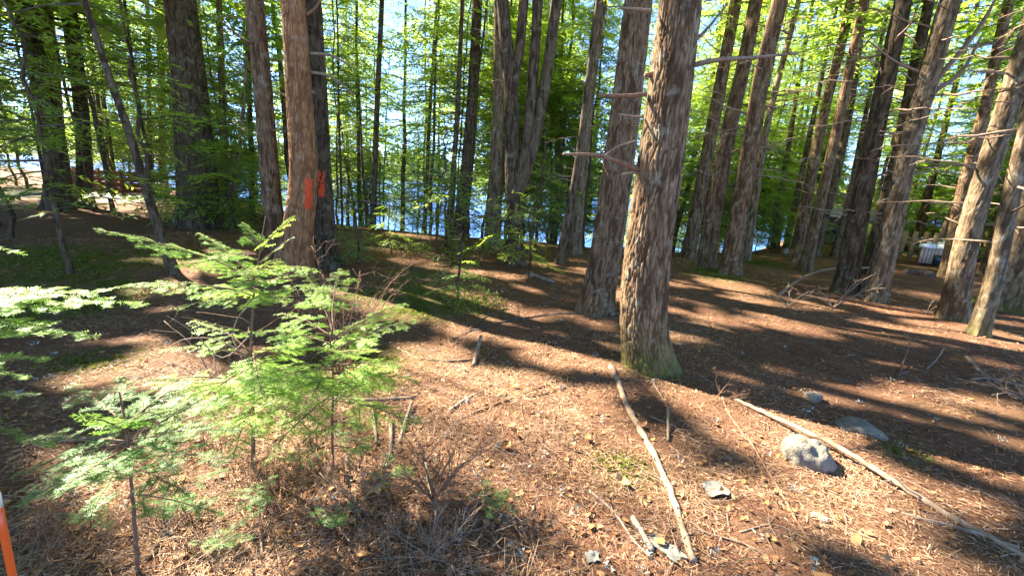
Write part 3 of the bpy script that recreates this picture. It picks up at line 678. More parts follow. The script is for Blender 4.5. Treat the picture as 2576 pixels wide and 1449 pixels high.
#PART2
# ------------------------------------------------------------------ young hemlocks of the understorey
def young(lb, px, py, H, cr, nb, seed, grp=None, bright=.1, lod='mid', ned='hemlock_needles', h0=.35, r0=None, dead=2, nm='hemlock_sapling'):
    b = G(px, py); build_tree_at(nm, lb, grp, b, r0 or .012+.007*H, H, h0, cr, 'bark_dark', nb, lod, ned, dead, seed, bright)
young('dark hemlock sapling with layered boughs in front of the sunlit sand', 178, 690, 3.4, 1.5, 26, 301, h0=1.0, r0=.04)
young('bushy young hemlock at the left edge beyond the dark hollow', 30, 600, 4.2, 1.7, 34, 302, h0=1.7)
young('young hemlock with pale boughs before the thick dark pine', 400, 610, 4.6, 1.6, 30, 303, h0=1.7, bright=.25)
young('young hemlock with light green boughs beside the dark leaning lakeside trunk', 1120, 640, 2.7, 1.2, 34, 304, h0=.9, bright=.3)
young('hemlock bush sprawling at the foot of the forked maple', 1262, 668, 1.5, 1.1, 24, 305, h0=.25, bright=.1)
young('small fir seedling right of the orange-blazed pair', 905, 668, .95, .5, 16, 306, h0=.15, bright=.3, ned='fir_needles', nm='fir_seedling')
young('small hemlock seedling between the orange-blazed pair and the forked maple', 985, 640, 1.0, .6, 16, 307, h0=.2, bright=.2)
young('low hemlock seedling on the shaded ground left of the leaning furrowed trunk', 1150, 760, .62, .42, 14, 308, h0=.15, bright=.15)
young('thin hemlock seedling just right of the shaded low seedling', 1330, 700, .8, .35, 10, 309, h0=.3, bright=.1)
young('low hemlock seedling near the lake bank under the slim grey trunk', 1095, 640, .8, .6, 14, 310, h0=.15, bright=.25)
young('young hemlock arching over the bank right of the forked maple', 1345, 640, 3.2, 1.0, 26, 311, h0=.8, bright=.2)
rng = np.random.default_rng(91)
BOUGH['fine'] = [bough_template(500+q, 10, 7.5, .085, .030) for q in range(6)]
def make_proto(seed, H, h0, cr, nb, r0, ned, bright, dead):
    """trunk, crown, limbs and dead twigs of one young conifer, shared by its copies"""
    rg = np.random.default_rng(seed); zs = np.concatenate([[-.25, 0, .12, .4], np.linspace(.9, H, 11)])
    wob = rg.normal(0, .03, (len(zs), 2)); wob[:3] = 0; lean = rg.normal(0, .03, 2)
    path = np.stack([lean[0]*zs+wob[:, 0], lean[1]*zs+wob[:, 1], zs], -1); rad = np.interp(zs, [0, H], [r0, .01])
    Pt, ridge, tint, HZ = trunk_arrays(path, rad, 9, seed, 0, flare=.5)
    parts = [('trunk', mesh_np('trunk', Pt.reshape(-1, 3), [grid_quads(*Pt.shape[:2])], MATS['bark_dark'], {'tint': tint.ravel(), 'ridge': ridge.ravel()*.85, 'moss': np.zeros(ridge.size)}, True))]
    mb = MB(); wood = MB(); dt = MB(); a = rg.uniform(0, 6); z0 = np.zeros(3)
    for q in range(nb):
        f = (q+rg.uniform(0, 1))/nb; h = h0+(H-h0)*f; a += 2.4+rg.uniform(-.6, .6); L = cr*(1-f)**.7*rg.uniform(.45, 1.2)+.25
        R = orient(a, rg.uniform(-.35, .25), rg.uniform(-.5, .5)); p = np.array([np.interp(h, zs, path[:, 0]), np.interp(h, zs, path[:, 1]), h])
        P, A = BOUGH['fine'][rg.integers(6)]; S_ = np.array([L, L*rg.uniform(.7, 1.15), L]); V = (P*S_)@R+p
        mb.add(V, np.arange(len(V)).reshape(-1, 3), None, tint=np.clip(A*.8+rg.uniform(-.25, .3)+bright, 0, 1))
        xs = np.array([0, .35, .7, .95]); v, t, qd = tube((np.stack([xs, xs*0, .10*xs-.28*xs*xs], -1)*S_)@R+p, np.array([1, .7, .4, .15])*.012*L, 3, False); wood.add(v, t, qd)
    for q in range(dead):
        h = rg.uniform(.5, max(1, H*.7)); a = rg.uniform(0, 6.28); L = rg.uniform(.3, 1.0)*(1-.6*h/H)*min(1.3, H/6); p = np.array([np.interp(h, zs, path[:, 0]), np.interp(h, zs, path[:, 1]), h])
        B = p+np.array([math.cos(a), math.sin(a), rg.uniform(-.3, .35)])*np.linspace(0, L, 6)[:, None]+np.cumsum(rg.normal(0, .02, (6, 3)), 0); v, t, qd = tube(B, np.linspace(.007, .002, 6), 3, False); dt.add(v, t, qd)
        for s_ in range(3):
            i_ = rg.integers(2, 6); d = rg.normal(0, 1, 3)*[1, 1, .5]; C_ = B[i_]+d/np.linalg.norm(d)*np.linspace(0, L*.35, 4)[:, None]; v, t, qd = tube(C_, np.linspace(.004, .0015, 4), 3, False); dt.add(v, t, qd)
    parts += [('crown', mb.mesh('crown', MATS[ned])), ('limbs', wood.mesh('limbs', MATS['limb_bark'])), ('dead_twigs', dt.mesh('dead_twigs', MATS['limb_bark']))]
    return parts
PROTO = {'bush': [make_proto(801, 3.0, .3, 1.3, 60, .03, 'hemlock_needles', .15, 10), make_proto(802, 4.2, .6, 1.4, 70, .035, 'hemlock_needles', .2, 16)],
         'half': [make_proto(811, 7.5, 1.6, 1.8, 95, .05, 'hemlock_needles', .15, 26), make_proto(812, 8.5, 2.0, 1.7, 95, .055, 'hemlock_needles', .05, 30), make_proto(813, 7.0, 1.2, 2.0, 90, .05, 'hemlock_needles', .25, 24)],
         'pole': [make_proto(821, 10.5, 3.2, 1.2, 80, .05, 'hemlock_needles', .05, 46), make_proto(822, 11.5, 4.0, 1.4, 85, .06, 'hemlock_needles', .15, 50)],
         'leafy': [make_proto(831, 11, 3.6, 2.4, 100, .09, 'broad_leaves', .2, 14)]}
def copies(n, kind, xr, yr, sr, nm, lb, grp, free=False, cat='tree'):
    for q in range(n):
        x, y = rng.uniform(*xr), rng.uniform(*yr)
        for _ in range(14):
            if not shut(x, y, free): break
            x, y = rng.uniform(*xr), rng.uniform(*yr)
        r = thing(nm, lb, cat, (x, y, float(hgt(x, y))), grp); s_ = rng.uniform(*sr); r.scale = (s_*rng.uniform(.85, 1.15), s_, s_); r.rotation_euler = (rng.normal(0, .03), rng.normal(0, .03), rng.uniform(0, 6.28))
        for pn, me in PROTO[kind][rng.integers(len(PROTO[kind]))]:
            o = obj(pn, me, r)
            if pn != 'trunk': o['kind'] = 'stuff'
copies(8, 'bush', (-6, 5), (13, 16), (.5, .9), 'hemlock_sapling', 'young hemlock in the thicket on the lake bank', 'young hemlocks on the lake bank')
copies(9, 'half', (-7.5, 5.5), (14.5, 20), (.7, 1.25), 'hemlock_tree', 'half-grown hemlock leaning over the lake', 'half-grown hemlocks over the lake')
copies(19, 'pole', (-7.5, 5.5), (12.8, 18), (.75, 1.15), 'spruce_tree', 'thin pole-like dark conifer with bare twigs in the crowded strip along the lake', 'thin pole-like conifers along the lake')
copies(5, 'leafy', (-3, 4.5), (15, 22), (.8, 1.2), 'maple_tree', 'light green leafy tree leaning over the lake bank', 'light green trees over the lake bank')
copies(10, 'bush', (-18, -7), (10.5, 18), (.7, 1.2), 'hemlock_sapling', 'young hemlock in the thicket near the sunlit sand', 'young hemlocks near the sand')
copies(10, 'half', (-22, -7.5), (11, 22), (.8, 1.3), 'hemlock_tree', 'half-grown hemlock of the left-hand woods', 'half-grown hemlocks of the left woods')
copies(16, 'pole', (-22, -6), (13, 24), (.8, 1.3), 'spruce_tree', 'thin bare-twigged conifer behind the left-hand trunks', 'thin conifers behind the left trunks', True)
copies(18, 'bush', (5.5, 18), (14, 24), (.5, 1.2), 'hemlock_sapling', 'young conifer in the bright thicket behind the right-hand trunks', 'young conifers in the right thicket')
copies(19, 'half', (6, 22), (14, 27), (.7, 1.4), 'hemlock_tree', 'half-grown conifer filling the gaps between the right-hand trunks', 'half-grown conifers between the right-hand trunks')
copies(22, 'pole', (5.5, 24), (12.5, 26), (.8, 1.3), 'spruce_tree', 'thin bare-twigged conifer among the right-hand trunks', 'thin conifers among the right trunks', True)
copies(16, 'bush', (14, 30), (7, 20), (.6, 1.3), 'hemlock_sapling', 'young conifer in the thicket about the white-roofed shed', 'young conifers about the shed')
copies(18, 'half', (16, 34), (7, 24), (.9, 1.4), 'hemlock_tree', 'half-grown conifer behind the knobbly leaning trunk', 'half-grown conifers behind the knobbly trunk')
copies(14, 'bush', (15, 30), (18, 27), (1.0, 1.6), 'hemlock_sapling', 'bushy conifer closing the view behind the white-roofed shed', 'bushy conifers behind the shed', True)
copies(6, 'half', (-24, -15), (17, 24), (.8, 1.2), 'hemlock_tree', 'half-grown hemlock at the far side of the sunlit sand', 'half-grown hemlocks beyond the sand', True)

# ------------------------------------------------------------------ paint blazes and dead branches of the near trunks
def blaze(key, lab, x0, x1, y0, y1, parent, seed):
    t = T[key][1]; P = t['P']+t['b']; m, n = P.shape[:2]
    ctr = P.mean(1, keepdims=True); nr = P-ctr; nr[..., 2] = 0; nr /= np.linalg.norm(nr, axis=-1, keepdims=True)
    face = np.einsum('ijk,ijk->ij', nr, CAM-P) > 0
    ux, uy, _ = proj(P.reshape(-1, 3)); ux = ux.reshape(m, n); uy = uy.reshape(m, n)
    wob = 5*(vn2(uy/6, ux*0+seed, seed)-.5); wob2 = 16*(vn2(ux/4, uy*0+seed, seed+4)-.5)
    ins = face & (ux > x0+wob) & (ux < x1+wob*.6) & (uy > y0+wob2) & (uy < y1+wob2) & (vn2(ux/3, uy/5, seed+8) > (.0 if seed == 3 else .25))
    qs = []
    for q in grid_quads(m, n):
        if ins.ravel()[q].all(): qs.append(q)
    qs = np.array(qs); V = (P+nr*.004-t['b']).reshape(-1, 3); used, inv = np.unique(qs, return_inverse=True)
    o = obj('paint_blaze', mesh_np('paint_blaze', V[used], [inv.reshape(-1, 4)], MATS['orange_paint'], None, True), parent); o['label'] = lab
blaze('orange', 'bright orange painted blaze', 765, 786, 446, 526, T['orange'][0], 3)
blaze('twin', 'dull orange painted blaze', 798, 818, 430, 500, T['twin'][0], 4)

def px_branch(key, pts, w0, w1, mat='twig_dead', dd=0.0, twigs=0, seed=0, name='dead_branch'):
    root, t = T[key]; b = t['b']; y = b[1]
    P = np.array([D(px, py, y-dd*k) for k, (px, py) in enumerate(pts)])-b
    P = smooth_path(P, 14); r = np.linspace(w0, w1, 14)*.5*t['dep']/F0; mb = MB(); v, tt, q = tube(P, r, 6); mb.add(v, tt, q)
    rg = np.random.default_rng(seed)
    for s in range(twigs):
        i = rg.integers(4, 13); L = rg.uniform(.08, .25); dr = rg.normal(0, 1, 3); dr /= np.linalg.norm(dr)
        B = P[i]+dr*np.linspace(0, L, 4)[:, None]+rg.normal(0, .008, (4, 3)); v, tt, q = tube(B, np.linspace(.004, .0015, 4), 3); mb.add(v, tt, q)
    obj(name, mb.mesh(name, MATS[mat], True), root)
px_branch('main', [(1612, 430), (1560, 408), (1505, 392), (1416, 388)], 14, 5, 'twig_brown', .06, 3, 1)
px_branch('main', [(1518, 396), (1545, 374), (1600, 354)], 6, 4, 'twig_dead', .03, 1, 2)
px_branch('main', [(1625, 238), (1575, 242), (1506, 240)], 10, 7, 'twig_brown', .05, 0, 3)
px_branch('main', [(1618, 295), (1585, 293), (1557, 288)], 6, 4, 'twig_dead', .05, 2, 4)
px_branch('main', [(1640, 28), (1598, 24), (1560, 20)], 7, 5, 'twig_dead', .05, 1, 5)
px_branch('main', [(1640, 188), (1622, 190)], 14, 8, 'twig_brown', .02, 0, 6)
px_branch('main', [(1730, 168), (1800, 152), (1890, 146), (2010, 134)], 12, 4, 'twig_dead', .1, 5, 7)
px_branch('main', [(1735, 120), (1790, 60), (1830, 10)], 7, 3, 'twig_dead', .1, 4, 8)
px_branch('main', [(1612, 435), (1585, 436), (1560, 440)], 6, 4, 'twig_dead', .04, 0, 9)
px_branch('orange', [(770, 40), (795, 20), (815, -15)], 8, 4, 'twig_brown', .05, 2, 10)
px_branch('orange', [(780, 135), (830, 140), (880, 165)], 8, 4, 'twig_dead', .05, 2, 11)
px_branch('orange', [(780, 182), (830, 192), (890, 240)], 8, 4, 'twig_dead', .05, 3, 12)
px_branch('orange', [(770, 235), (790, 232)], 8, 6, 'twig_dead', .03, 0, 13)
for q, pp in enumerate([[(2352, 205), (2400, 150), (2470, 60), (2520, -30)], [(2350, 230), (2410, 190), (2470, 90)], [(2310, 180), (2260, 160), (2180, 100)], [(2292, 285), (2250, 285)], [(2285, 330), (2250, 335), (2215, 330)], [(2300, 400), (2360, 415)], [(2290, 440), (2350, 430), (2420, 440)]]):
    px_branch(28, pp, 12 if q < 2 else 6, 4 if q < 2 else 2.5, 'twig_dead', .08, 3, 20+q)

# ------------------------------------------------------------------ foreground saplings with real needles
def shoot(mb, p0, p1, nrm, nl, nw, sp, rg, t0=0.0, sides=2, tb=0.0):
    d = p1-p0; L = np.linalg.norm(d)
    if L < .01: return
    d = d/L; lat = np.cross(nrm, d); lat /= np.linalg.norm(lat)+1e-9
    m = max(2, int(L*(1-t0)/sp)); t = (t0+(1-t0)*np.arange(m)/m)*L
    for s in (-1, 1):
        a = np.radians(rg.uniform(52, 80, m)); base = p0+d*t[:, None]
        dr = s*lat*np.sin(a)[:, None]+d*np.cos(a)[:, None]+nrm*rg.uniform(-.25, .35, m)[:, None]
        l = nl*rg.uniform(.65, 1.15, m)*np.clip(1.35-(t/L)**3, .5, 1); w = nw
        V = np.stack([base-d*w*.5, base+d*w*.5, base+d*w*.2+dr*l[:, None]], 1).reshape(-1, 3)
        mb.add(V, np.arange(len(V)).reshape(-1, 3), None, tint=np.repeat(np.clip(rg.uniform(0, .8, m)+tb+.25*(t/L), 0, 1), 3))
def branch(root, b, start, end, wid, rg, nl=.0165, nw=.0030, sp=.0044, arch=.06, r0=.0045, ned='fresh_needles', bare=.12, nsec=9, droop=.2, tb=0.0, mat='sapling_stem', tilt=0.0):
    start = np.asarray(start)-b; end = np.asarray(end)-b; L = np.linalg.norm(end-start); K = 12; u = np.linspace(0, 1, K)[:, None]
    ax = start+(end-start)*u+np.array([0, 0, 1])*arch*L*4*u*(1-u)+np.cumsum(rg.normal(0, .006*L, (K, 3)), 0)*(u > 0)
    d = (end-start)/L; up = np.array([0, 0, 1.])-d*d[2]; up /= np.linalg.norm(up)+1e-9
    lat0 = np.cross(up, d); up = up*math.cos(tilt)+lat0*math.sin(tilt); lat = np.cross(up, d); lat /= np.linalg.norm(lat)
    wood = MB(); nd = MB(); v, t, q = tube(ax, np.linspace(r0, r0*.25, K), 5); wood.add(v, t, q)
    def A(t): return np.array([np.interp(t, u[:, 0], ax[:, c]) for c in range(3)])
    for i_ in range(K-1):
        if u[i_, 0] >= bare+.2: shoot(nd, ax[i_], ax[i_+1], up, nl*.9, nw, sp, rg, 0, 2, tb)
    for s in range(nsec):
        for sd in (-1, 1):
            t = bare+(1-bare)*(s+rg.uniform(.1, .9))/nsec
            if t > .985: continue
            l = wid*((1-t)**.75*.95+.10)*rg.uniform(.6, 1.15); a = math.radians(rg.uniform(42, 62)); p = A(t)
            dr = d*math.cos(a)+sd*lat*math.sin(a)+up*rg.uniform(-.18, .12); e = p+dr*l-np.array([0, 0, droop*l])
            v, tt, q = tube(np.stack([p, (p+e)/2+up*.02*l, e]), [r0*.4, r0*.3, r0*.15], 3, False); wood.add(v, tt, q)
            shoot(nd, p, e, up, nl, nw, sp, rg, .06, 2, tb)
            if l > .07:
                m = int(l/.026)
                for j in range(1, m):
                    for s2 in (-1, 1):
                        if rg.random() < .25: continue
                        q0 = p+(e-p)*(j+rg.uniform(-.3, .3))/m; l2 = (l*(1-j/m)*.5+.018)*rg.uniform(.6, 1.1); a2 = s2*math.radians(rg.uniform(40, 60))
                        dd = (e-p)/l; lt = np.cross(up, dd); d2 = dd*math.cos(a2)+lt*math.sin(a2)+up*rg.uniform(-.15, .1)
                        shoot(nd, q0, q0+d2*l2, up, nl*.95, nw, sp, rg, .05, 2, tb+.1)
    br = obj('branch', wood.mesh('branch', MATS[mat], True), root)
    if nd.n: obj('needles', nd.mesh('needles', MATS[ned]), br)
def stem(root, b, P, r0, r1, mat='sapling_stem', name='stem'):
    P = smooth_path(np.asarray(P)-b, 24); P[1:-1] += np.random.default_rng(int(abs(b[0]*1000))).normal(0, .0012, (22, 3))
    v, t, q = tube(P, np.linspace(r0, r1, 24), 8); obj(name, mesh_np(name, v, [t, q], MATS[mat], None, True), root)

# tall hemlock sapling left of centre
rg = np.random.default_rng(401); b = G(635, 1185); y = b[1]
s1 = thing('hemlock_sapling', 'tall sunlit hemlock sapling with bright feathery sprays before the orange-blazed pair', 'sapling', b)
stem(s1, b, [b-[0, 0, .05], D(637, 1000, y), D(632, 830, y), D(640, 740, y), D(652, 640, y), D(668, 545, y)], .0105, .002)
for (sx, sy, ex, ey, dz, wid, ns) in [(652, 640, 740, 540, -.05, .09, 7), (655, 625, 605, 560, .05, .08, 6), (648, 668, 735, 598, .08, .05, 4), (640, 700, 236, 574, -.22, .20, 11), (642, 705, 500, 590, .12, .15, 9), (638, 745, 285, 722, -.10, .20, 12), (642, 720, 765, 690, .0, .12, 7), (650, 655, 570, 640, -.12, .10, 6), (645, 690, 700, 650, -.2, .12, 6), (640, 735, 520, 760, .28, .16, 8), (640, 750, 715, 760, -.25, .14, 7), (648, 672, 610, 690, -.22, .12, 6), (641, 728, 590, 745, -.3, .14, 7), (643, 700, 560, 690, -.28, .14, 7),
        (633, 905, 400, 870, .1, .16, 7), (634, 960, 470, 985, -.35, .22, 8), (634, 940, 800, 965, -.3, .24, 9), (634, 985, 560, 1060, -.55, .20, 8), (636, 980, 730, 1060, -.5, .20, 8), (634, 950, 660, 920, .45, .22, 8), (634, 1000, 500, 960, .25, .22, 8), (634, 900, 760, 870, .3, .2, 8), (635, 1010, 640, 1100, -.55, .18, 7)]:
    branch(s1, b, D(sx, sy, y), D(ex, ey, y+dz), wid, rg, nsec=ns, bare=.08 if sy < 800 else .25, tb=.15)
def extra_boughs(root, b, sx, y, n, ylo, yhi, Lr, rg, wid):
    for q in range(n):
        sy = rg.uniform(ylo, yhi); p = D(sx, sy, y); a = q*2.4+rg.uniform(-.4, .4); L = rg.uniform(*Lr)
        branch(root, b, p, p+np.array([math.cos(a)*L, math.sin(a)*L, rg.uniform(-.12, .10)*L]), wid*rg.uniform(.7, 1.1), rg, nsec=8, bare=.15, tb=.15)
extra_boughs(s1, b, 634, y, 11, 880, 1030, (.35, .62), rg, .22)
extra_boughs(s1, b, 645, y, 8, 640, 760, (.16, .34), rg, .13)
for q in range(16):      # bare dead twigs on the middle of the stem
    sy = rg.uniform(760, 1120); p = D(634, sy, y)-b; a = rg.uniform(0, 6.28); L = rg.uniform(.08, .3)
    P = p+np.array([math.cos(a), math.sin(a), rg.uniform(-.1, .5)])*np.linspace(0, L, 6)[:, None]+np.cumsum(rg.normal(0, .006, (6, 3)), 0)
    v, t, qd = tube(P, np.linspace(.0028, .001, 6), 4); obj('dead_twig', mesh_np('dead_twig', v, [t, qd], MATS['twig_brown'], None, True), s1)
for pp in [[(640, 760), (605, 790), (585, 850), (600, 880)], [(634, 840), (560, 900), (480, 830), (420, 795)], [(634, 900), (520, 850), (445, 860), (400, 900)]]:
    P = smooth_path(np.array([D(px_, py_, y-.05*k_) for k_, (px_, py_) in enumerate(pp)])-b, 12); v, t, qd = tube(P, np.linspace(.004, .0015, 12), 5)
    obj('dead_twig', mesh_np('dead_twig', v, [t, qd], MATS['twig_dead'], None, True), s1)

rg = np.random.default_rng(402); b = G(838, 1180); y = b[1]
s2 = thing('hemlock_sapling', 'low spreading hemlock sapling with flat sunlit sprays right of the tall sapling', 'sapling', b)
stem(s2, b, [b-[0, 0, .05], D(836, 1060, y), D(838, 940, y), D(832, 850, y), D(845, 780, y)], .008, .002)
for (sx, sy, ex, ey, dz, wid, ns) in [(838, 880, 1052, 806, .15, .16, 9), (838, 850, 1015, 768, .3, .15, 9), (836, 850, 700, 790, .2, .18, 8), (836, 830, 855, 668, .55, .2, 8), (836, 850, 770, 690, .5, .18, 8), (836, 870, 640, 835, .05, .2, 8), (838, 920, 1000, 925, -.1, .22, 9), (838, 940, 1050, 950, .05, .2, 8), (838, 930, 700, 950, -.3, .24, 9), (838, 960, 900, 1015, -.45, .22, 8), (838, 950, 790, 1010, -.5, .2, 8), (838, 900, 900, 850, .2, .22, 8), (838, 900, 920, 890, -.3, .22, 8), (838, 890, 780, 870, -.25, .22, 8), (838, 1060, 930, 1080, -.2, .12, 6), (838, 1080, 760, 1100, -.2, .12, 6), (838, 1120, 900, 1140, .1, .1, 5)]:
    branch(s2, b, D(sx, sy, y), D(ex, ey, y+dz), wid, rg, nsec=ns, bare=.2, tb=.1, ned='fresh_needles')

extra_boughs(s2, b, 838, y, 6, 850, 1010, (.3, .55), rg, .2)
rg = np.random.default_rng(403); b = G(345, 1440); y = b[1]
s3 = thing('fir_sapling', 'small balsam fir sapling with comb-like needles at the lower left', 'sapling', b)
stem(s3, b, [b-[0, 0, .05], D(338, 1300, y), D(328, 1180, y), D(320, 1090, y), D(300, 985, y)], .0085, .0025)
for (sx, sy, ex, ey, dz, wid, ns) in [(320, 1120, 20, 1190, -.05, .13, 6), (320, 1110, 60, 1110, .15, .14, 6), (316, 1080, 165, 985, .2, .13, 6), (312, 1060, 300, 945, .25, .12, 6), (316, 1070, 470, 955, .2, .13, 6), (320, 1110, 570, 1005, .15, .15, 7), (320, 1120, 610, 1085, .0, .15, 7), (322, 1140, 560, 1170, -.15, .14, 6), (322, 1130, 440, 1190, -.3, .13, 6), (320, 1130, 140, 1240, -.25, .14, 6), (322, 1160, 60, 1270, -.15, .14, 6), (322, 1160, 230, 1290, -.3, .12, 5), (324, 1180, 470, 1240, -.1, .12, 5), (320, 1090, 200, 1050, -.2, .13, 6), (318, 1080, 420, 1060, -.25, .13, 6), (330, 1240, 560, 1290, .05, .12, 5)]:
    branch(s3, b, D(sx, sy, y), D(ex, ey, y+dz), wid, rg, nl=.024, nw=.0040, sp=.0044, nsec=ns, bare=.1, ned='fir_needles', tb=.05, droop=.05)

rg = np.random.default_rng(404); b = G(-330, 1330); y = b[1]
s4 = thing('fir_sapling', 'fir tree whose brightly lit branches reach in from the left edge', 'sapling', b)
top = b+np.array([.02, .03, 1.5]); stem(s4, b, [b-[0, 0, .05], b+[0.01, 0, .5], b+[.02, .02, 1.0], top], .016, .004)
for (h, ex, ey, dz, wid, ns) in [(.95, 352, 758, .35, .27, 11), (.85, 275, 845, .2, .24, 10), (.92, 180, 800, .25, .24, 9), (.88, 60, 840, .1, .22, 9), (.8, 10, 930, .0, .2, 8), (1.2, 88, 628, .3, .13, 7), (.8, 130, 905, .1, .16, 7), (.7, 60, 960, .1, .16, 7), (.6, 130, 1120, .15, .13, 6), (1.0, 200, 760, .5, .16, 8), (.75, -20, 900, -.1, .16, 7), (1.35, -40, 640, .1, .12, 6), (.5, 90, 1000, .35, .13, 6), (.9, -300, 900, -.4, .2, 7), (.9, -600, 900, .2, .2, 7)]:
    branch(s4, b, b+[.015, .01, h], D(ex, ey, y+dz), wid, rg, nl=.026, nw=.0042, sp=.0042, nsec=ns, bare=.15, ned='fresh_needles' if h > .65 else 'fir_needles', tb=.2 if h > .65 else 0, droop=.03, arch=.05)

rg = np.random.default_rng(420)
for q, (px_, py_) in enumerate([(480, 1310), (560, 1390), (760, 1180), (230, 1330), (900, 1180), (130, 1260), (830, 1340), (1240, 1275), (640, 1300), (980, 1230)]):
    b = G(px_, py_); r_s = thing('hemlock_seedling', 'tiny hemlock seedling among the dry twigs of the lower left', 'seedling', b, 'tiny hemlock seedlings in the twigs'); H_ = rg.uniform(.08, .2)
    stem(r_s, b, [b-[0, 0, .02], b+[rg.normal(0, .01), rg.normal(0, .01), H_*.5], b+[rg.normal(0, .02), rg.normal(0, .02), H_]], .0025, .001)
    for w_ in range(6):
        a_ = w_*2.4+rg.uniform(-.4, .4); h_ = H_*rg.uniform(.4, 1); L_ = rg.uniform(.07, .16); st_ = b+[0, 0, h_]
        branch(r_s, b, st_, st_+np.array([math.cos(a_)*L_, math.sin(a_)*L_, rg.uniform(-.2, .3)*L_]), .06, rg, nsec=4, bare=.05, r0=.0015, ned='fir_needles')
# dead brush behind the saplings
rg = np.random.default_rng(405)
def brush(label, base_px, tips, seed, mat='twig_brown', r0=.005, tw=6):
    rg = np.random.default_rng(seed); b = G(*base_px); root = thing('dead_brush', label, 'brush', b)
    for (tx, ty, dz) in tips:
        e = D(tx, ty, b[1]+dz)-b; n = 12; u = np.linspace(0, 1, n)[:, None]
        P = e*u+np.array([0, 0, 1])*.12*np.linalg.norm(e)*np.sin(np.pi*u)+np.cumsum(rg.normal(0, .008, (n, 3)), 0)*u
        mb = MB(); v, t, q = tube(P, np.linspace(r0, r0*.35, n), 5); mb.add(v, t, q)
        for s in range(tw):
            i = rg.integers(3, n-1); L = rg.uniform(.06, .2); dr = rg.normal(0, 1, 3)*[1, 1, .6]+[0, 0, .35]+e/np.linalg.norm(e)*.8; dr /= np.linalg.norm(dr)
            B = P[i]+dr*np.linspace(0, L, 6)[:, None]+np.cumsum(rg.normal(0, .006, (6, 3)), 0); v, t, q = tube(B, np.linspace(r0*.45, r0*.2, 6), 4); mb.add(v, t, q)
            for s2 in range(3):
                i2 = rg.integers(2, 6); d3 = dr+rg.normal(0, .7, 3); d3 /= np.linalg.norm(d3); C = B[i2]+d3*np.linspace(0, L*.45, 4)[:, None]+rg.normal(0, .003, (4, 3)); v, t, q = tube(C, np.linspace(r0*.25, r0*.12, 4), 3); mb.add(v, t, q)
        obj('branch', mb.mesh('branch', MATS[mat], True), root)
brush('tangle of dead reddish twigs behind the low spreading sapling', (860, 960), [(780, 625, .3), (820, 700, .2), (700, 700, .3), (905, 680, .5), (960, 720, .5), (1030, 700, .4), (1050, 660, .6), (720, 760, .1), (870, 700, .4), (985, 770, .2), (780, 720, .0), (930, 760, .1), (830, 780, -.1), (1000, 690, .7)], 406, tw=9)
brush('dead twigs leaning left below the tall sapling', (560, 1010), [(385, 905, .1), (420, 800, .25), (480, 930, 0), (440, 990, -.2), (360, 960, .1), (520, 880, .2), (650, 900, .2)], 407, 'twig_dead', tw=5)
brush('dead bushy twigs in the dark hollow near the bottom centre', (1090, 1260), [(1000, 1130, .1), (1060, 1100, .1), (1150, 1110, .15), (1200, 1150, 0), (960, 1200, -.1), (1180, 1220, -.15), (1050, 1180, .2), (1240, 1130, .1), (1120, 1160, 0), (930, 1150, .1), (1010, 1250, -.2)], 408, tw=8)
brush('pale dead branches piled at the right edge', (2575, 1010), [(2450, 960, .1), (2520, 930, .1), (2560, 900, .2), (2640, 920, 0), (2500, 990, -.1), (2620, 980, -.2)], 409, 'twig_dead', .007, tw=5)
brush('dead forked boughs in front of the dappled dark trunk', (2095, 775), [(2170, 700, -.2), (2205, 690, -.3), (2225, 720, -.3), (2060, 730, .2), (2180, 745, -.4), (2010, 735, .1)], 410, 'twig_dead', .011, tw=4)
brush('pale litter of snapped twigs beside the leaning furrowed trunk', (1420, 770), [(1470, 755, .1), (1380, 750, .1), (1350, 775, -.1), (1460, 790, -.2), (1400, 740, .3)], 411, 'twig_dead', .005, tw=6)
brush('reddish dead conifer spray lying below the mossy-footed trunk', (1790, 1015), [(1850, 980, .1), (1870, 1010, .0), (1880, 1030, -.1), (1840, 1040, -.15), (1860, 960, .2)], 412, 'twig_brown', .003, tw=8)
brush('low dead twigs on the sunlit strip at the right', (2330, 790), [(2400, 760, .2), (2270, 770, .1), (2350, 750, .3), (2420, 800, -.1), (2290, 820, -.2)], 413, 'twig_dead', .007, tw=5)
brush('dead branches scattered before the close group of three trunks', (1980, 770), [(1930, 740, .2), (2060, 735, .1), (1990, 720, .3), (2100, 750, -.1)], 414, 'twig_dead', .006, tw=4)

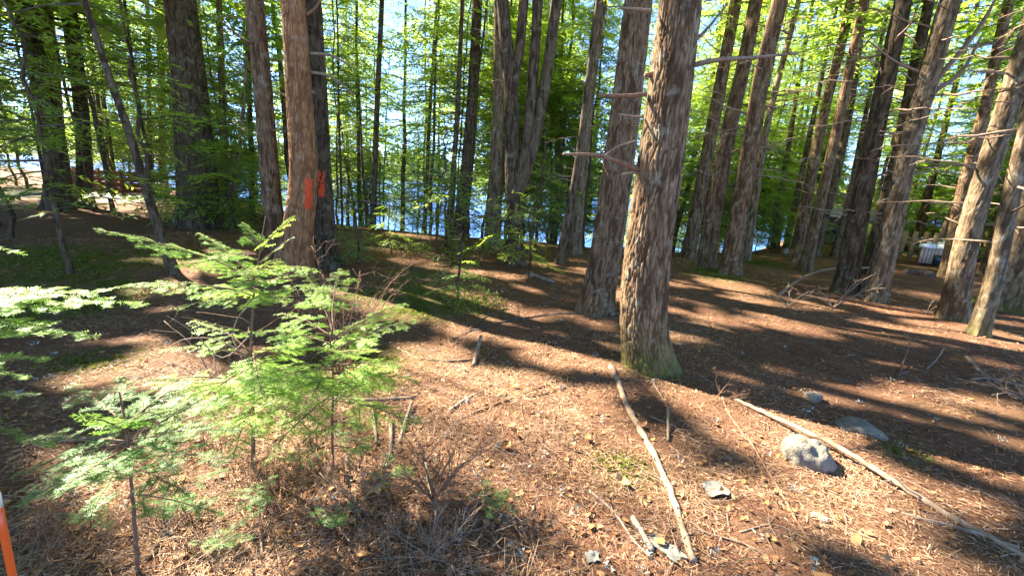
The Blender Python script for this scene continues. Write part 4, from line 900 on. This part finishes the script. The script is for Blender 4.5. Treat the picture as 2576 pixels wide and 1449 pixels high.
for q, (lb_, bx_, by_, tp) in enumerate([
  ('fine dead brush left of the dark bushy twigs at the bottom', 900, 1290, [(800, 1200, .1), (850, 1180, .1), (960, 1200, 0), (820, 1290, -.1), (930, 1330, -.1), (880, 1210, .2)]),
  ('dead twigs tangled under the tall sapling', 700, 1300, [(600, 1200, .1), (660, 1190, .15), (760, 1210, .1), (790, 1290, -.05), (640, 1330, -.1), (720, 1190, .2)]),
  ('dead twigs at the foot of the small balsam fir', 420, 1360, [(330, 1290, .1), (400, 1260, .15), (500, 1290, .1), (520, 1370, -.05), (360, 1400, -.1), (450, 1250, .2)]),
  ('dry twigs in the lower left corner behind the orange stake', 180, 1380, [(80, 1300, .1), (150, 1270, .15), (260, 1300, .1), (290, 1380, -.05), (110, 1400, -.1)]),
  ('dry twigs at the bottom edge below the dark bushy twigs', 1080, 1410, [(980, 1340, .1), (1050, 1330, .1), (1160, 1350, 0), (1180, 1420, -.1), (960, 1420, -.05)]),
  ('twiggy brush between the tall sapling and the small balsam fir', 520, 1160, [(440, 1080, .1), (500, 1060, .15), (590, 1090, .1), (560, 1180, -.1), (430, 1170, 0)]),
  ('dry twigs beneath the low spreading sapling', 800, 1130, [(720, 1060, .1), (780, 1040, .15), (870, 1060, .1), (900, 1130, 0), (740, 1150, -.1)])]):
    brush(lb_, (bx_, by_), tp, 430+q, 'twig_brown' if q % 2 else 'twig_dead', .0042, tw=13)
# ------------------------------------------------------------------ fallen poles, sticks and logs
def stick(label, pts, w0, w1, mat='twig_dead', name='fallen_branch', twigs=0, lift=None, seed=0, cat='branch', straight=False):
    rg = np.random.default_rng(seed+700); P = np.array([G(*p) for p in pts])
    if straight: P = P[0]+(P[-1]-P[0])*np.linspace(0, 1, len(P))[:, None]+np.concatenate([[[0, 0, 0]], rg.normal(0, .010, (len(P)-2, 3))*[1, 1, .3], [[0, 0, 0]]])
    r = np.linspace(w0, w1, len(P))*.5*np.array([(p-CAM)@CF for p in P])/F0
    P[:, 2] += r*.4+.004
    if lift: P[:, 2] += np.array(lift)
    b = P[0].copy(); b[2] -= r[0]; n = max(10, 6*len(P)); S = smooth_path(P, n)-b
    gz = hgt(S[:, 0]+b[0], S[:, 1]+b[1])-b[2]; rr_ = np.interp(np.linspace(0, 1, n), np.linspace(0, 1, len(r)), r); S[:, 2] = np.maximum(S[:, 2], gz+rr_*.25)
    S += rg.normal(0, .12, S.shape)*rr_[:, None]; rr_ = rr_*(1+rg.normal(0, .07, n))
    mb = MB(); v, t, q = tube(S, rr_, 8); mb.add(v, t, q)
    for s in range(twigs):
        i = rg.integers(2, n-1); L = rg.uniform(.06, .22); dr = rg.normal(0, 1, 3)*[1, 1, .3]+[0, 0, .25]; dr /= np.linalg.norm(dr); C = S[i]+dr*np.linspace(0, L, 5)[:, None]+rg.normal(0, .005, (5, 3)); v, t, q = tube(C, np.linspace(rr_[i]*.35, rr_[i]*.12, 5), 4); mb.add(v, t, q)
    o = obj(name, mb.mesh(name, MATS[mat], True), None, b); tag(o, label, cat)
stick('long bare straight pole lying from the mossy trunk to the bottom edge', [(1536, 926), (1572, 1000), (1622, 1080), (1660, 1170), (1700, 1270), (1745, 1425)], 13, 20, 'pole_wood', 'fallen_pole', 2, seed=1, cat='pole', straight=True)
stick('long pale pole lying past the big pale boulder to the lower right corner', [(1842, 1004), (1930, 1045), (2010, 1088), (2150, 1160), (2300, 1240), (2420, 1310), (2600, 1420)], 9, 17, 'pole_wood', 'fallen_pole', 2, [0, .02, .05, .04, .02, 0, 0], 2, 'pole', True)
stick('forked pale pole under the end of the long pale pole', [(2230, 1285), (2320, 1310), (2420, 1335), (2560, 1385)], 8, 11, 'pole_wood', 'fallen_pole', 1, None, 3, 'pole')
stick('long crooked branch lying before the leaning furrowed trunk', [(1130, 860), (1210, 825), (1330, 800), (1440, 790), (1560, 792)], 4, 6, 'limb_bark', twigs=7, seed=4)
stick('bent twiggy branch arching up to the foot of the leaning trunk', [(1180, 830), (1220, 800), (1290, 770)], 4, 3, 'twig_brown', twigs=3, seed=5)
stick('thick pale stick standing askew in the sunlit needles', [(1190, 925), (1198, 900), (1208, 872)], 11, 9, 'pole_wood', 'broken_stick', 0, [0, .03, .09], 6)
stick('thin curved branch running left from the askew stick', [(1000, 880), (1060, 905), (1120, 912), (1190, 908)], 5, 7, 'twig_dead', twigs=4, seed=7)
stick('horizontal grey branch behind the short upright sticks', [(770, 1000), (850, 1008), (940, 1012), (1045, 1005)], 8, 11, 'twig_dead', twigs=4, seed=8)
stick('left one of three short pale sticks below the horizontal branch', [(948, 1120), (942, 1075), (934, 1030)], 8, 6, 'log_wood', 'broken_stick', 0, [0, .01, .03], 9)
stick('middle one of three short pale sticks below the horizontal branch', [(982, 1160), (984, 1110), (983, 1068)], 10, 8, 'log_wood', 'broken_stick', 0, [0, .01, .02], 10)
stick('forked right one of three short pale sticks below the horizontal branch', [(1003, 1120), (1018, 1075), (1035, 1025)], 9, 8, 'log_wood', 'broken_stick', 1, [0, .01, .03], 11)
stick('short upright broken stick right of the long bare pole', [(1680, 1112), (1678, 1080), (1675, 1048)], 7, 6, 'pole_wood', 'broken_stick', 0, [0, .03, .07], 12)
stick('dark decaying stick slanting through the bottom centre', [(1070, 1170), (1082, 1230), (1100, 1320)], 11, 8, 'log_wood', 'broken_stick', 1, None, 13)
stick('curved grey branch across the bottom centre', [(1000, 1300), (1060, 1338), (1120, 1350), (1220, 1330), (1290, 1280)], 6, 4, 'twig_dead', twigs=5, seed=14)
stick('long thin shadowed branch left of the dark patch near the middle', [(1150, 1060), (1220, 1030), (1300, 1000), (1400, 960)], 6, 3, 'twig_brown', twigs=4, seed=15)
stick('short pale stick at the edge of the shade left of the middle', [(1130, 1040), (1170, 1010), (1215, 985)], 9, 5, 'log_wood', 'broken_stick', 1, None, 16)
stick('small pale chip of wood on the sunlit needles near the mossy trunk', [(1635, 1050), (1660, 1060), (1700, 1075)], 5, 4, 'pole_wood', 'broken_stick', 0, None, 17)
stick('thin grey twig crossing right of the long bare pole', [(1640, 960), (1680, 1030), (1710, 1090), (1790, 1130)], 4, 3, 'twig_dead', twigs=3, seed=18)
stick('crooked grey branch beside the reddish dead spray', [(1750, 940), (1800, 975), (1830, 1040), (1880, 1110)], 5, 3, 'twig_dead', twigs=4, seed=19)
stick('brown stick in the shade right of the long bare pole', [(1880, 1100), (1920, 1170), (1960, 1240), (2020, 1340), (2080, 1430)], 5, 8, 'twig_brown', twigs=4, seed=20)
stick('decayed grey log piece near the bottom right of the long pole', [(1590, 1310), (1612, 1345), (1640, 1390)], 16, 14, 'log_wood', 'broken_stick', 0, None, 21)
stick('thin stick slanting left beside the long bare pole', [(1480, 1240), (1540, 1290), (1600, 1370), (1660, 1430)], 7, 5, 'log_wood', twigs=3, seed=22)
stick('low thin branch at the bottom edge right of the long bare pole', [(1740, 1330), (1800, 1350), (1880, 1380), (1960, 1430)], 6, 4, 'twig_dead', twigs=4, seed=23)
stick('arched bleached branch in front of the dappled dark trunk', [(1960, 742), (2010, 722), (2070, 712), (2180, 712)], 7, 5, 'twig_dead', 'fallen_branch', 3, [0, .15, .28, .35], 24)
stick('bleached branch lying at the right edge in the sun', [(2440, 955), (2500, 958), (2560, 972), (2620, 990)], 6, 8, 'twig_dead', twigs=4, seed=25)
stick('dark stick in the shade near the right edge', [(2430, 900), (2470, 940), (2520, 975)], 9, 6, 'log_wood', twigs=1, seed=26)
stick('short bent twig standing in the shade of the right foreground', [(2330, 930), (2350, 915), (2370, 890)], 5, 3, 'twig_dead', twigs=1, lift=[0, .02, .06], seed=27)
stick('thin vertical twig rising from the shade below the pale trunk', [(2260, 950), (2275, 905), (2285, 880)], 4, 2, 'twig_brown', lift=[0, .1, .2], seed=28)
stick('fallen log lying beyond the big furrowed pair of trunks', [(1530, 632), (1600, 634), (1680, 640)], 14, 16, 'log_wood', 'fallen_log', 0, None, 29, 'log')
stick('sunlit log on the bank right of the forked maple', [(1335, 606), (1380, 602), (1435, 606)], 12, 14, 'log_wood', 'fallen_log', 0, None, 30, 'log')
stick('dark rotten log stub right of the forked maple', [(1330, 690), (1360, 702), (1392, 712)], 12, 10, 'log_wood', 'fallen_log', 0, None, 31, 'log')
stick('brown branch lying in the shade of the lower left corner', [(20, 1345), (110, 1300), (210, 1260)], 10, 7, 'log_wood', twigs=2, seed=32)
stick('pale thin branch lying behind the fir sapling', [(150, 1115), (230, 1110), (300, 1090)], 9, 7, 'pole_wood', twigs=1, seed=33)
stick('long thin branch crossing under the tall sapling', [(420, 1380), (520, 1320), (620, 1260), (760, 1220)], 6, 4, 'twig_brown', twigs=5, seed=34)
stick('thin upright grey stick beside the tall sapling', [(660, 1420), (655, 1330), (650, 1250), (642, 1180)], 7, 5, 'twig_dead', twigs=2, lift=[0, .03, .07, .1], seed=35)
stick('pale curved twig on the ground at the bottom left', [(395, 1405), (430, 1400), (465, 1425)], 6, 4, 'twig_dead', seed=36)
stick('stick bridging the litter left of the dark brush', [(740, 1100), (810, 1180), (880, 1260), (960, 1320)], 6, 4, 'twig_brown', twigs=5, seed=37)
stick('slim pale stick slanting through the sunlit sprays', [(760, 1120), (820, 1070), (880, 1010)], 6, 5, 'pole_wood', 'broken_stick', 0, [0, .05, .12], 38)
stick('dark weathered log in the shade before the white-roofed shed', [(2280, 688), (2310, 692), (2345, 698)], 22, 20, 'limb_bark', 'fallen_log', 0, None, 39, 'log')
stick('thin branch in the sunlit needles left of the mossy trunk', [(1330, 1000), (1400, 985), (1470, 950), (1500, 940)], 4, 3, 'twig_brown', twigs=3, seed=40)
stick('thin pale twig in the lower right corner', [(2060, 1300), (2070, 1350), (2080, 1400)], 5, 4, 'twig_dead', seed=41)
stick('fine branch fanning in the bottom right shade', [(1860, 1340), (1960, 1330), (2050, 1370), (2140, 1430)], 5, 3, 'twig_dead', twigs=4, seed=42)

# ------------------------------------------------------------------ boulders
def rock(label, x0, x1, y0, y1, hfac, seed, rot=0, sink=.3):
    cx = (x0+x1)/2; b = G(cx, y1-(y1-y0)*.35); dep = (b-CAM)@CF; a = (x1-x0)*.5*dep/F0
    n, m = 28, 40; ph = np.linspace(0, np.pi, n); th = np.arange(m)*2*np.pi/m; PH, TH_ = np.meshgrid(ph, th, indexing='ij')
    d = np.stack([np.sin(PH)*np.cos(TH_), np.sin(PH)*np.sin(TH_), np.cos(PH)], -1)
    s = 1+.5*(vn3(d[..., 0]*1.3+seed, d[..., 1]*1.3, d[..., 2]*1.3, seed)-.5)+.22*(vn3(d[..., 0]*3.2, d[..., 1]*3.2+seed, d[..., 2]*3.2, seed+1)-.5)+.13*(vn3(d[..., 0]*8, d[..., 1]*8, d[..., 2]*8+seed, seed+2)-.5)
    P = d*s[..., None]*np.array([a, a*.8, a*hfac]); c, s_ = math.cos(rot), math.sin(rot); P = P@np.array([[c, s_, 0], [-s_, c, 0], [0, 0, 1]]); P[..., 2] += a*hfac*(1-2*sink)
    P += np.random.default_rng(seed).normal(0, a*.006, P.shape)
    i = np.arange(n-1)[:, None]*m; j = np.arange(m)[None, :]; k2 = (j+1) % m
    o = obj('boulder', mesh_np('boulder', P.reshape(-1, 3), [np.stack([i+j, i+m+j, i+m+k2, i+k2], -1).reshape(-1, 4)], MATS['stone'], None, True), None, b); tag(o, label, 'rock')
rock('large pale sunlit boulder beneath the long pale pole', 1962, 2090, 1082, 1200, .8, 3, .4, .42)
rock('small round grey stone in the shade above the pale boulder', 2026, 2068, 980, 1020, .8, 5, .2, .42)
rock('flat grey stone lying in the shade right of the pale boulder', 2112, 2210, 1045, 1100, .42, 8, -.45, .42)
rock('mossy stone in the grass right of the three trunks', 1865, 1905, 622, 640, .6, 11)
rock('yellowish stone left of the close group of three trunks', 1962, 1990, 628, 646, .7, 13)

# ------------------------------------------------------------------ orange-topped stake
b = G(95, 1760); pt = D(-12, 1232, b[1]-.02); P = np.array([b-[0, 0, .05], b+(pt-b)*.5, b+(pt-b)*.93])-b
st = thing('marker_stake', 'bright orange marker stake with white top leaning in the lower left corner', 'stake', b)
v, t, q = tube(smooth_path(P, 10), .0085, 14); obj('shaft', mesh_np('shaft', v, [t, q], MATS['stake_orange'], None, True), st)
P2 = np.array([b+(pt-b)*.93, b+(pt-b)*.98, pt])-b; v, t, q = tube(P2, [.0087, .0086, .006], 14); obj('tip', mesh_np('tip', v, [t, q], MATS['stake_white'], None, True), st)

# ------------------------------------------------------------------ shed, cabin, board wall
def box(mb, c, s, R=None):
    V = np.array([[x, y_, z] for x in (-1, 1) for y_ in (-1, 1) for z in (-1, 1)])*np.array(s)*.5
    if R is not None: V = V@R.T
    mb.add(V+np.array(c), None, [[0, 1, 3, 2], [4, 6, 7, 5], [0, 4, 5, 1], [2, 3, 7, 6], [0, 2, 6, 4], [1, 5, 7, 3]])
def part(name, root, mat, boxes, R):
    for c, s in boxes:
        mb = MB(); box(mb, R@np.array(c), s, R); obj(name, mb.mesh(name, MATS[mat]), root)
def rotz(a): return np.array([[math.cos(a), -math.sin(a), 0], [math.sin(a), math.cos(a), 0], [0, 0, 1]])
b = G(2342, 667); b[2] -= .05; kk_ = (b-CAM)@CF/F0; R = rotz(-.75)
root = thing('shed', 'small wooden shed with bright white metal roof among the right-hand trees', 'shed', b)
w, d_, h = 52*kk_, 44*kk_, 40*kk_
for q in range(8): part('board', root, 'pale_board', [((-w/2+w/16+q*w/8, -d_/2, h/2+.1), (w/8-.012, .04, h))], R)
for q in range(7): part('board', root, 'dark_board', [((w/2, -d_/2+d_/14+q*d_/7+.02, h/2+.1), (.04, d_/7-.012, h))], R)
part('wall', root, 'dark_board', [((0, d_/2-.02, h/2+.1), (w-.1, .04, h)), ((-w/2+.06, 0, h/2+.1), (.04, d_-.1, h))], R)
part('doorway', root, 'glass_dark', [((.15*w, -d_/2-.03, .5*h), (.3*w, .03, .6*h))], R)
for q in range(2):
    Rr = R@np.array([[1, 0, 0], [0, math.cos(.42), -math.sin(.42)], [0, math.sin(.42), math.cos(.42)]])
    mb = MB(); box(mb, R@np.array([(-.31 if q == 0 else .31)*w, 0, h+.14+d_*.16]), (w*.60, d_*1.2, .035), Rr); obj('roof_panel', mb.mesh('roof_panel', MATS['white_metal']), root)
b = G(2105, 640); b[2] -= .1; b += (b-CAM)*[.25, .25, 0]; b[2] = hgt(b[0], b[1])-.1; R = rotz(-.45)
b0_ = b
root = thing('cabin', 'dark wooden cabin with grey roof half hidden behind the right-hand trunks', 'cabin', b)
for q in range(11): part('board', root, 'dark_board', [((0, -1.8, .12+q*.22), (5.2, .05, .205))], R)
part('wall', root, 'dark_board', [((-2.57, 0, 1.2), (.05, 3.5, 2.4)), ((2.57, 0, 1.2), (.05, 3.5, 2.4)), ((0, 1.8, 1.2), (5.2, .05, 2.4))], R)
part('window', root, 'glass_dark', [((-1.2, -1.84, 1.4), (.8, .05, .8)), ((1.3, -1.84, 1.4), (.8, .05, .8))], R)
for q in range(2):
    s_ = -1 if q == 0 else 1; an = s_*.5; Rr = R@np.array([[1, 0, 0], [0, math.cos(an), -math.sin(an)], [0, math.sin(an), math.cos(an)]]).T
    mb = MB(); box(mb, R@np.array([0, s_*1.05, 2.95]), (5.9, 2.5, .08), Rr); obj('roof_panel', mb.mesh('roof_panel', MATS['grey_roof']), root)
root.scale = (.55, .55, .55)
p0, p1 = G(172, 496), G(440, 500); b = (p0+p1)/2; b[2] = hgt(b[0], b[1])-.02; L = p1[0]-p0[0]; R = rotz(math.atan2(p1[1]-p0[1], p1[0]-p0[0]))
root = thing('board_fence', 'low brown board wall beside the sunlit sand before the lake', 'fence', b)
for q in range(4): part('board', root, 'board_wood', [((0, 0, .30+q*.21), (L, .05, .195))], R)
for q in range(5): part('post', root, 'board_wood', [((-L/2+.1+q*(L-.2)/4, .08, .55), (.11, .10, 1.1))], R)
for q in range(9): part('slat', root, 'board_wood', [((-L/2+.2+q*(L-.4)/8, -.05, .66), (.09, .03, .8))], R)
b = G(2245, 656); R = rotz(-.6)
root = thing('picket_fence', 'short yellowish picket fence left of the white-roofed shed', 'fence', b)
for q in range(8): part('picket', root, 'yellow_board', [((-.9+q*.26, 0, .55), (.13, .03, 1.0))], R)
part('rail', root, 'yellow_board', [((0, .04, .3), (2.2, .04, .08)), ((0, .04, .8), (2.2, .04, .08))], R)

# ------------------------------------------------------------------ litter on the forest floor
def scatter(n, rmin, rmax, seed, pw=1.0, amax=62):
    r_ = np.random.default_rng(seed); r = rmin*(rmax/rmin)**(r_.random(n)**pw); a = np.radians(r_.uniform(-amax, amax, n)); return r*np.sin(a), r*np.cos(a), r_
x, y, r_ = scatter(300000, 1.0, 13, 501); kp = r_.random(len(x)) < np.clip(.55+1.9*fbm2(x*2.3, y*2.3, 88, 4), .12, 1); x = x[kp]; y = y[kp]; n = len(x); z = hgt(x, y, True)+r_.uniform(.001, .014, n)
dist = np.hypot(x, y); L = r_.uniform(.015, .060, n)*(1+.10*dist); a = r_.uniform(0, 6.28, n)+.0; w = r_.uniform(.0007, .0016, n)*(.7+.30*dist)
d = np.stack([np.cos(a), np.sin(a), r_.normal(.03, .18, n)], -1); s = np.stack([-np.sin(a), np.cos(a), r_.normal(0, .4, n)], -1); p = np.stack([x, y, z], -1)
V = np.stack([p-d*L[:, None]*.5-s*w[:, None], p-d*L[:, None]*.5+s*w[:, None], p+d*L[:, None]*.5+s*w[:, None]*.5], 1).reshape(-1, 3)
tag(obj('needle_litter', mesh_np('needle_litter', V, [np.arange(len(V)).reshape(-1, 3)], MATS['needle_duff'], {'tint': np.repeat(np.clip(r_.uniform(0, 1, n)**1.5*.85+.8*fbm2(x*.9, y*.9, 99, 3), 0, 1), 3)})), 'fine dead needles and twigs covering the ground', None, None, 'stuff')
mb = MB(); x, y, r_ = scatter(4600, 1.0, 9, 502); kp = r_.random(len(x)) < np.clip(.35+2.6*fbm2(x*1.1, y*1.1, 89, 3), .05, 1); x = x[kp]; y = y[kp]
for q in range(len(x)):      # curled twiglets
    p = np.array([x[q], y[q], float(hgt(x[q], y[q]))+r_.uniform(.004, .02)]); a = r_.uniform(0, 6.28); L = r_.uniform(.08, .28)*(1+.05*math.hypot(x[q], y[q])); k5 = np.linspace(-.5, .5, 5)[:, None]
    P = p+np.array([math.cos(a), math.sin(a), r_.normal(0, .08)])*L*k5+np.array([-math.sin(a), math.cos(a), .15])*L*r_.uniform(-.5, .5)*(k5*k5); v, t, qd = tube(P, r_.uniform(.0008, .0020)*(1+.12*math.hypot(x[q], y[q])), 3, False)
    mb.add(v, t, qd)
tag(obj('twig_litter', mb.mesh('twig_litter', MATS['twig_dead'])), 'small fallen twigs strewn over the needles', None, None, 'stuff')
mb = MB(); r_ = np.random.default_rng(517)
for q in range(2600):      # loose thicket of dry twigs in the lower left
    x_ = r_.uniform(-2.1, .45); y_ = r_.uniform(.95, 2.5)
    if vn2(np.array(x_*2.1+9), np.array(y_*2.1), 519) < .42: continue
    p = np.array([x_, y_, float(hgt(x_, y_))+abs(r_.normal(0, .05))+.01]); d = r_.normal(0, 1, 3)*[1, 1, .45]; d /= np.linalg.norm(d); e = r_.normal(0, 1, 3); L = r_.uniform(.05, .22); k5 = np.linspace(-.5, .5, 5)[:, None]
    v, t, qd = tube(p+d*L*k5+e*L*r_.uniform(-.35, .35)*k5*k5, np.linspace(1, .5, 5)*r_.uniform(.0009, .0022), 3, False); mb.add(v, t, qd)
tag(obj('brush_litter', mb.mesh('brush_litter', MATS['twig_dead'])), 'loose tangle of dry twigs over the lower left ground', None, None, 'stuff')
def leaf_geo(seed, curl):
    r_ = np.random.default_rng(seed); xs = np.array([-.5, -.2, .15, .5]); wd = np.array([.04, .27, .24, .02]); zc = curl*(xs**2)*1.6
    c = np.stack([xs, xs*0, zc-.03], -1); l = np.stack([xs, wd*r_.uniform(.8, 1.2, 4), zc+.10*curl*3*wd], -1); r2 = np.stack([xs, -wd*r_.uniform(.8, 1.2, 4), zc+.06*curl*3*wd], -1)
    V = np.vstack([c, l, r2]); Q = [[i, i+1, 5+i, 4+i] for i in range(3)]+[[i+1, i, 8+i, 9+i] for i in range(3)]
    return V, np.array(Q)
LG = [leaf_geo(600+q, c) for q, c in enumerate((.2, .5, .9, -.3, .3, .7))]
mb = MB(); x, y, r_ = scatter(2600, 1.0, 10, 503)
for q in range(len(x)):
    Vl, Ql = LG[r_.integers(6)]; s = r_.uniform(.018, .045)*(1+.04*math.hypot(x[q], y[q])); R = np.array(Matrix.Rotation(r_.uniform(0, 6.28), 3, 'Z')@Matrix.Rotation(r_.normal(0, .35), 3, 'X')@Matrix.Rotation(r_.normal(0, .3), 3, 'Y'))
    mb.add((Vl*s)@R.T+[x[q], y[q], float(hgt(x[q], y[q]))+.012], None, Ql, tint=r_.uniform(0, 1))
tag(obj('leaf_litter', mb.mesh('leaf_litter', MATS['dead_leaf'])), 'small dead leaves mixed into the needles', None, None, 'stuff')
LM = [mesh_np('fallen_leaf', V_, [Q_], MATS['dead_leaf'], {'tint': np.full(len(V_), .35+.1*q)}) for q, (V_, Q_) in enumerate(LG)]
x, y, r_ = scatter(46, 1.3, 3.6, 504, 1, 50)
for q in range(46):
    o = obj('fallen_leaf', LM[r_.integers(6)], None, (x[q], y[q], float(hgt(x[q], y[q]))+.02)); s = r_.uniform(.05, .085); o.scale = (s, s, s); o.rotation_euler = (r_.normal(0, .3), r_.normal(0, .3), r_.uniform(0, 6.28))
    tag(o, 'curled orange-brown dead leaf lying on the needles', 'leaf', 'curled dead leaves on the needles')
mb = MB(); x, y, r_ = scatter(150, 1.2, 6, 505)
for q in range(len(x)):
    n = 14; c = np.array([x[q], y[q], float(hgt(x[q], y[q]))+.015]); o_ = r_.normal(0, .016, (n, 3))*[1, 1, .4]; d = r_.normal(0, .010, (n, 3)); e = r_.normal(0, .010, (n, 3))
    V = np.stack([c+o_, c+o_+d, c+o_+e], 1).reshape(-1, 3); mb.add(V, np.arange(3*n).reshape(-1, 3), None, tint=r_.uniform(0, 1))
tag(obj('lichen_tufts', mb.mesh('lichen_tufts', MATS['lichen'])), 'pale grey lichen tufts fallen among the needles', None, None, 'stuff')
mb = MB(); r_ = np.random.default_rng(506)
for (a, b_, r) in MOSS:
    p = G(a, b_); n = int(np.clip(5200*r*r, 250, 2600)); q = np.stack([p[0]+r_.normal(0, r*.45, n), p[1]+r_.normal(0, r*.45, n)], -1); keep = fbm2(q[:, 0]*5, q[:, 1]*5, 61, 3) > -.02; q = q[keep]; n = len(q)
    c = np.stack([q[:, 0], q[:, 1], hgt(q[:, 0], q[:, 1], True)], -1); h = r_.uniform(.008, .022, n)*(1+.06*np.hypot(*q.T)); d = r_.normal(0, .010, (n, 3)); d[:, 2] = 0; up = np.stack([r_.normal(0, .006, n), r_.normal(0, .006, n), h], -1)
    V = np.stack([c-d, c+d, c+up], 1).reshape(-1, 3); mb.add(V, np.arange(3*n).reshape(-1, 3), None, tint=np.repeat(r_.uniform(0, 1, n), 3))
tag(obj('moss', mb.mesh('moss', MATS['moss_tuft'])), 'green moss patches on the forest floor', None, None, 'stuff')
# pale pieces of birch bark
def barkpiece(label, px, py, lx_, ly_, rot, seed):
    r_ = np.random.default_rng(seed); b = G(px, py); n, m = 12, 8; u, v_ = np.meshgrid(np.linspace(-.5, .5, n), np.linspace(-.5, .5, m), indexing='ij')
    edge = .75+.5*vn2(u*5+seed, v_*5, seed); P = np.stack([u*lx_*edge, v_*ly_*edge, .006+.22*ly_*v_*v_+.012*vn2(u*6, v_*6, seed+1)], -1)@rotz(rot).T
    P2 = P-[0, 0, .004]; V = np.concatenate([P.reshape(-1, 3), P2.reshape(-1, 3)]); i = np.arange(n-1)[:, None]*m; j = np.arange(m-1)[None, :]; Qa = np.stack([i+j, i+m+j, i+m+j+1, i+j+1], -1).reshape(-1, 4)
    tag(obj('bark_piece', mesh_np('bark_piece', V, [Qa, Qa[:, ::-1]+n*m], MATS['birch_bark'], None, True), None, b), label, 'bark')
barkpiece('whitish bark flake right of the long bare pole', 1798, 1238, .13, .10, .3, 1)
barkpiece('long white bark sheet at the bottom beside the long bare pole', 1668, 1385, .17, .07, -.9, 2)
barkpiece('small curled grey bark scrap in the lower right', 2060, 1305, .07, .05, -.6, 3)
barkpiece('small pale bark scrap near the bottom edge', 1490, 1405, .06, .05, .2, 4)
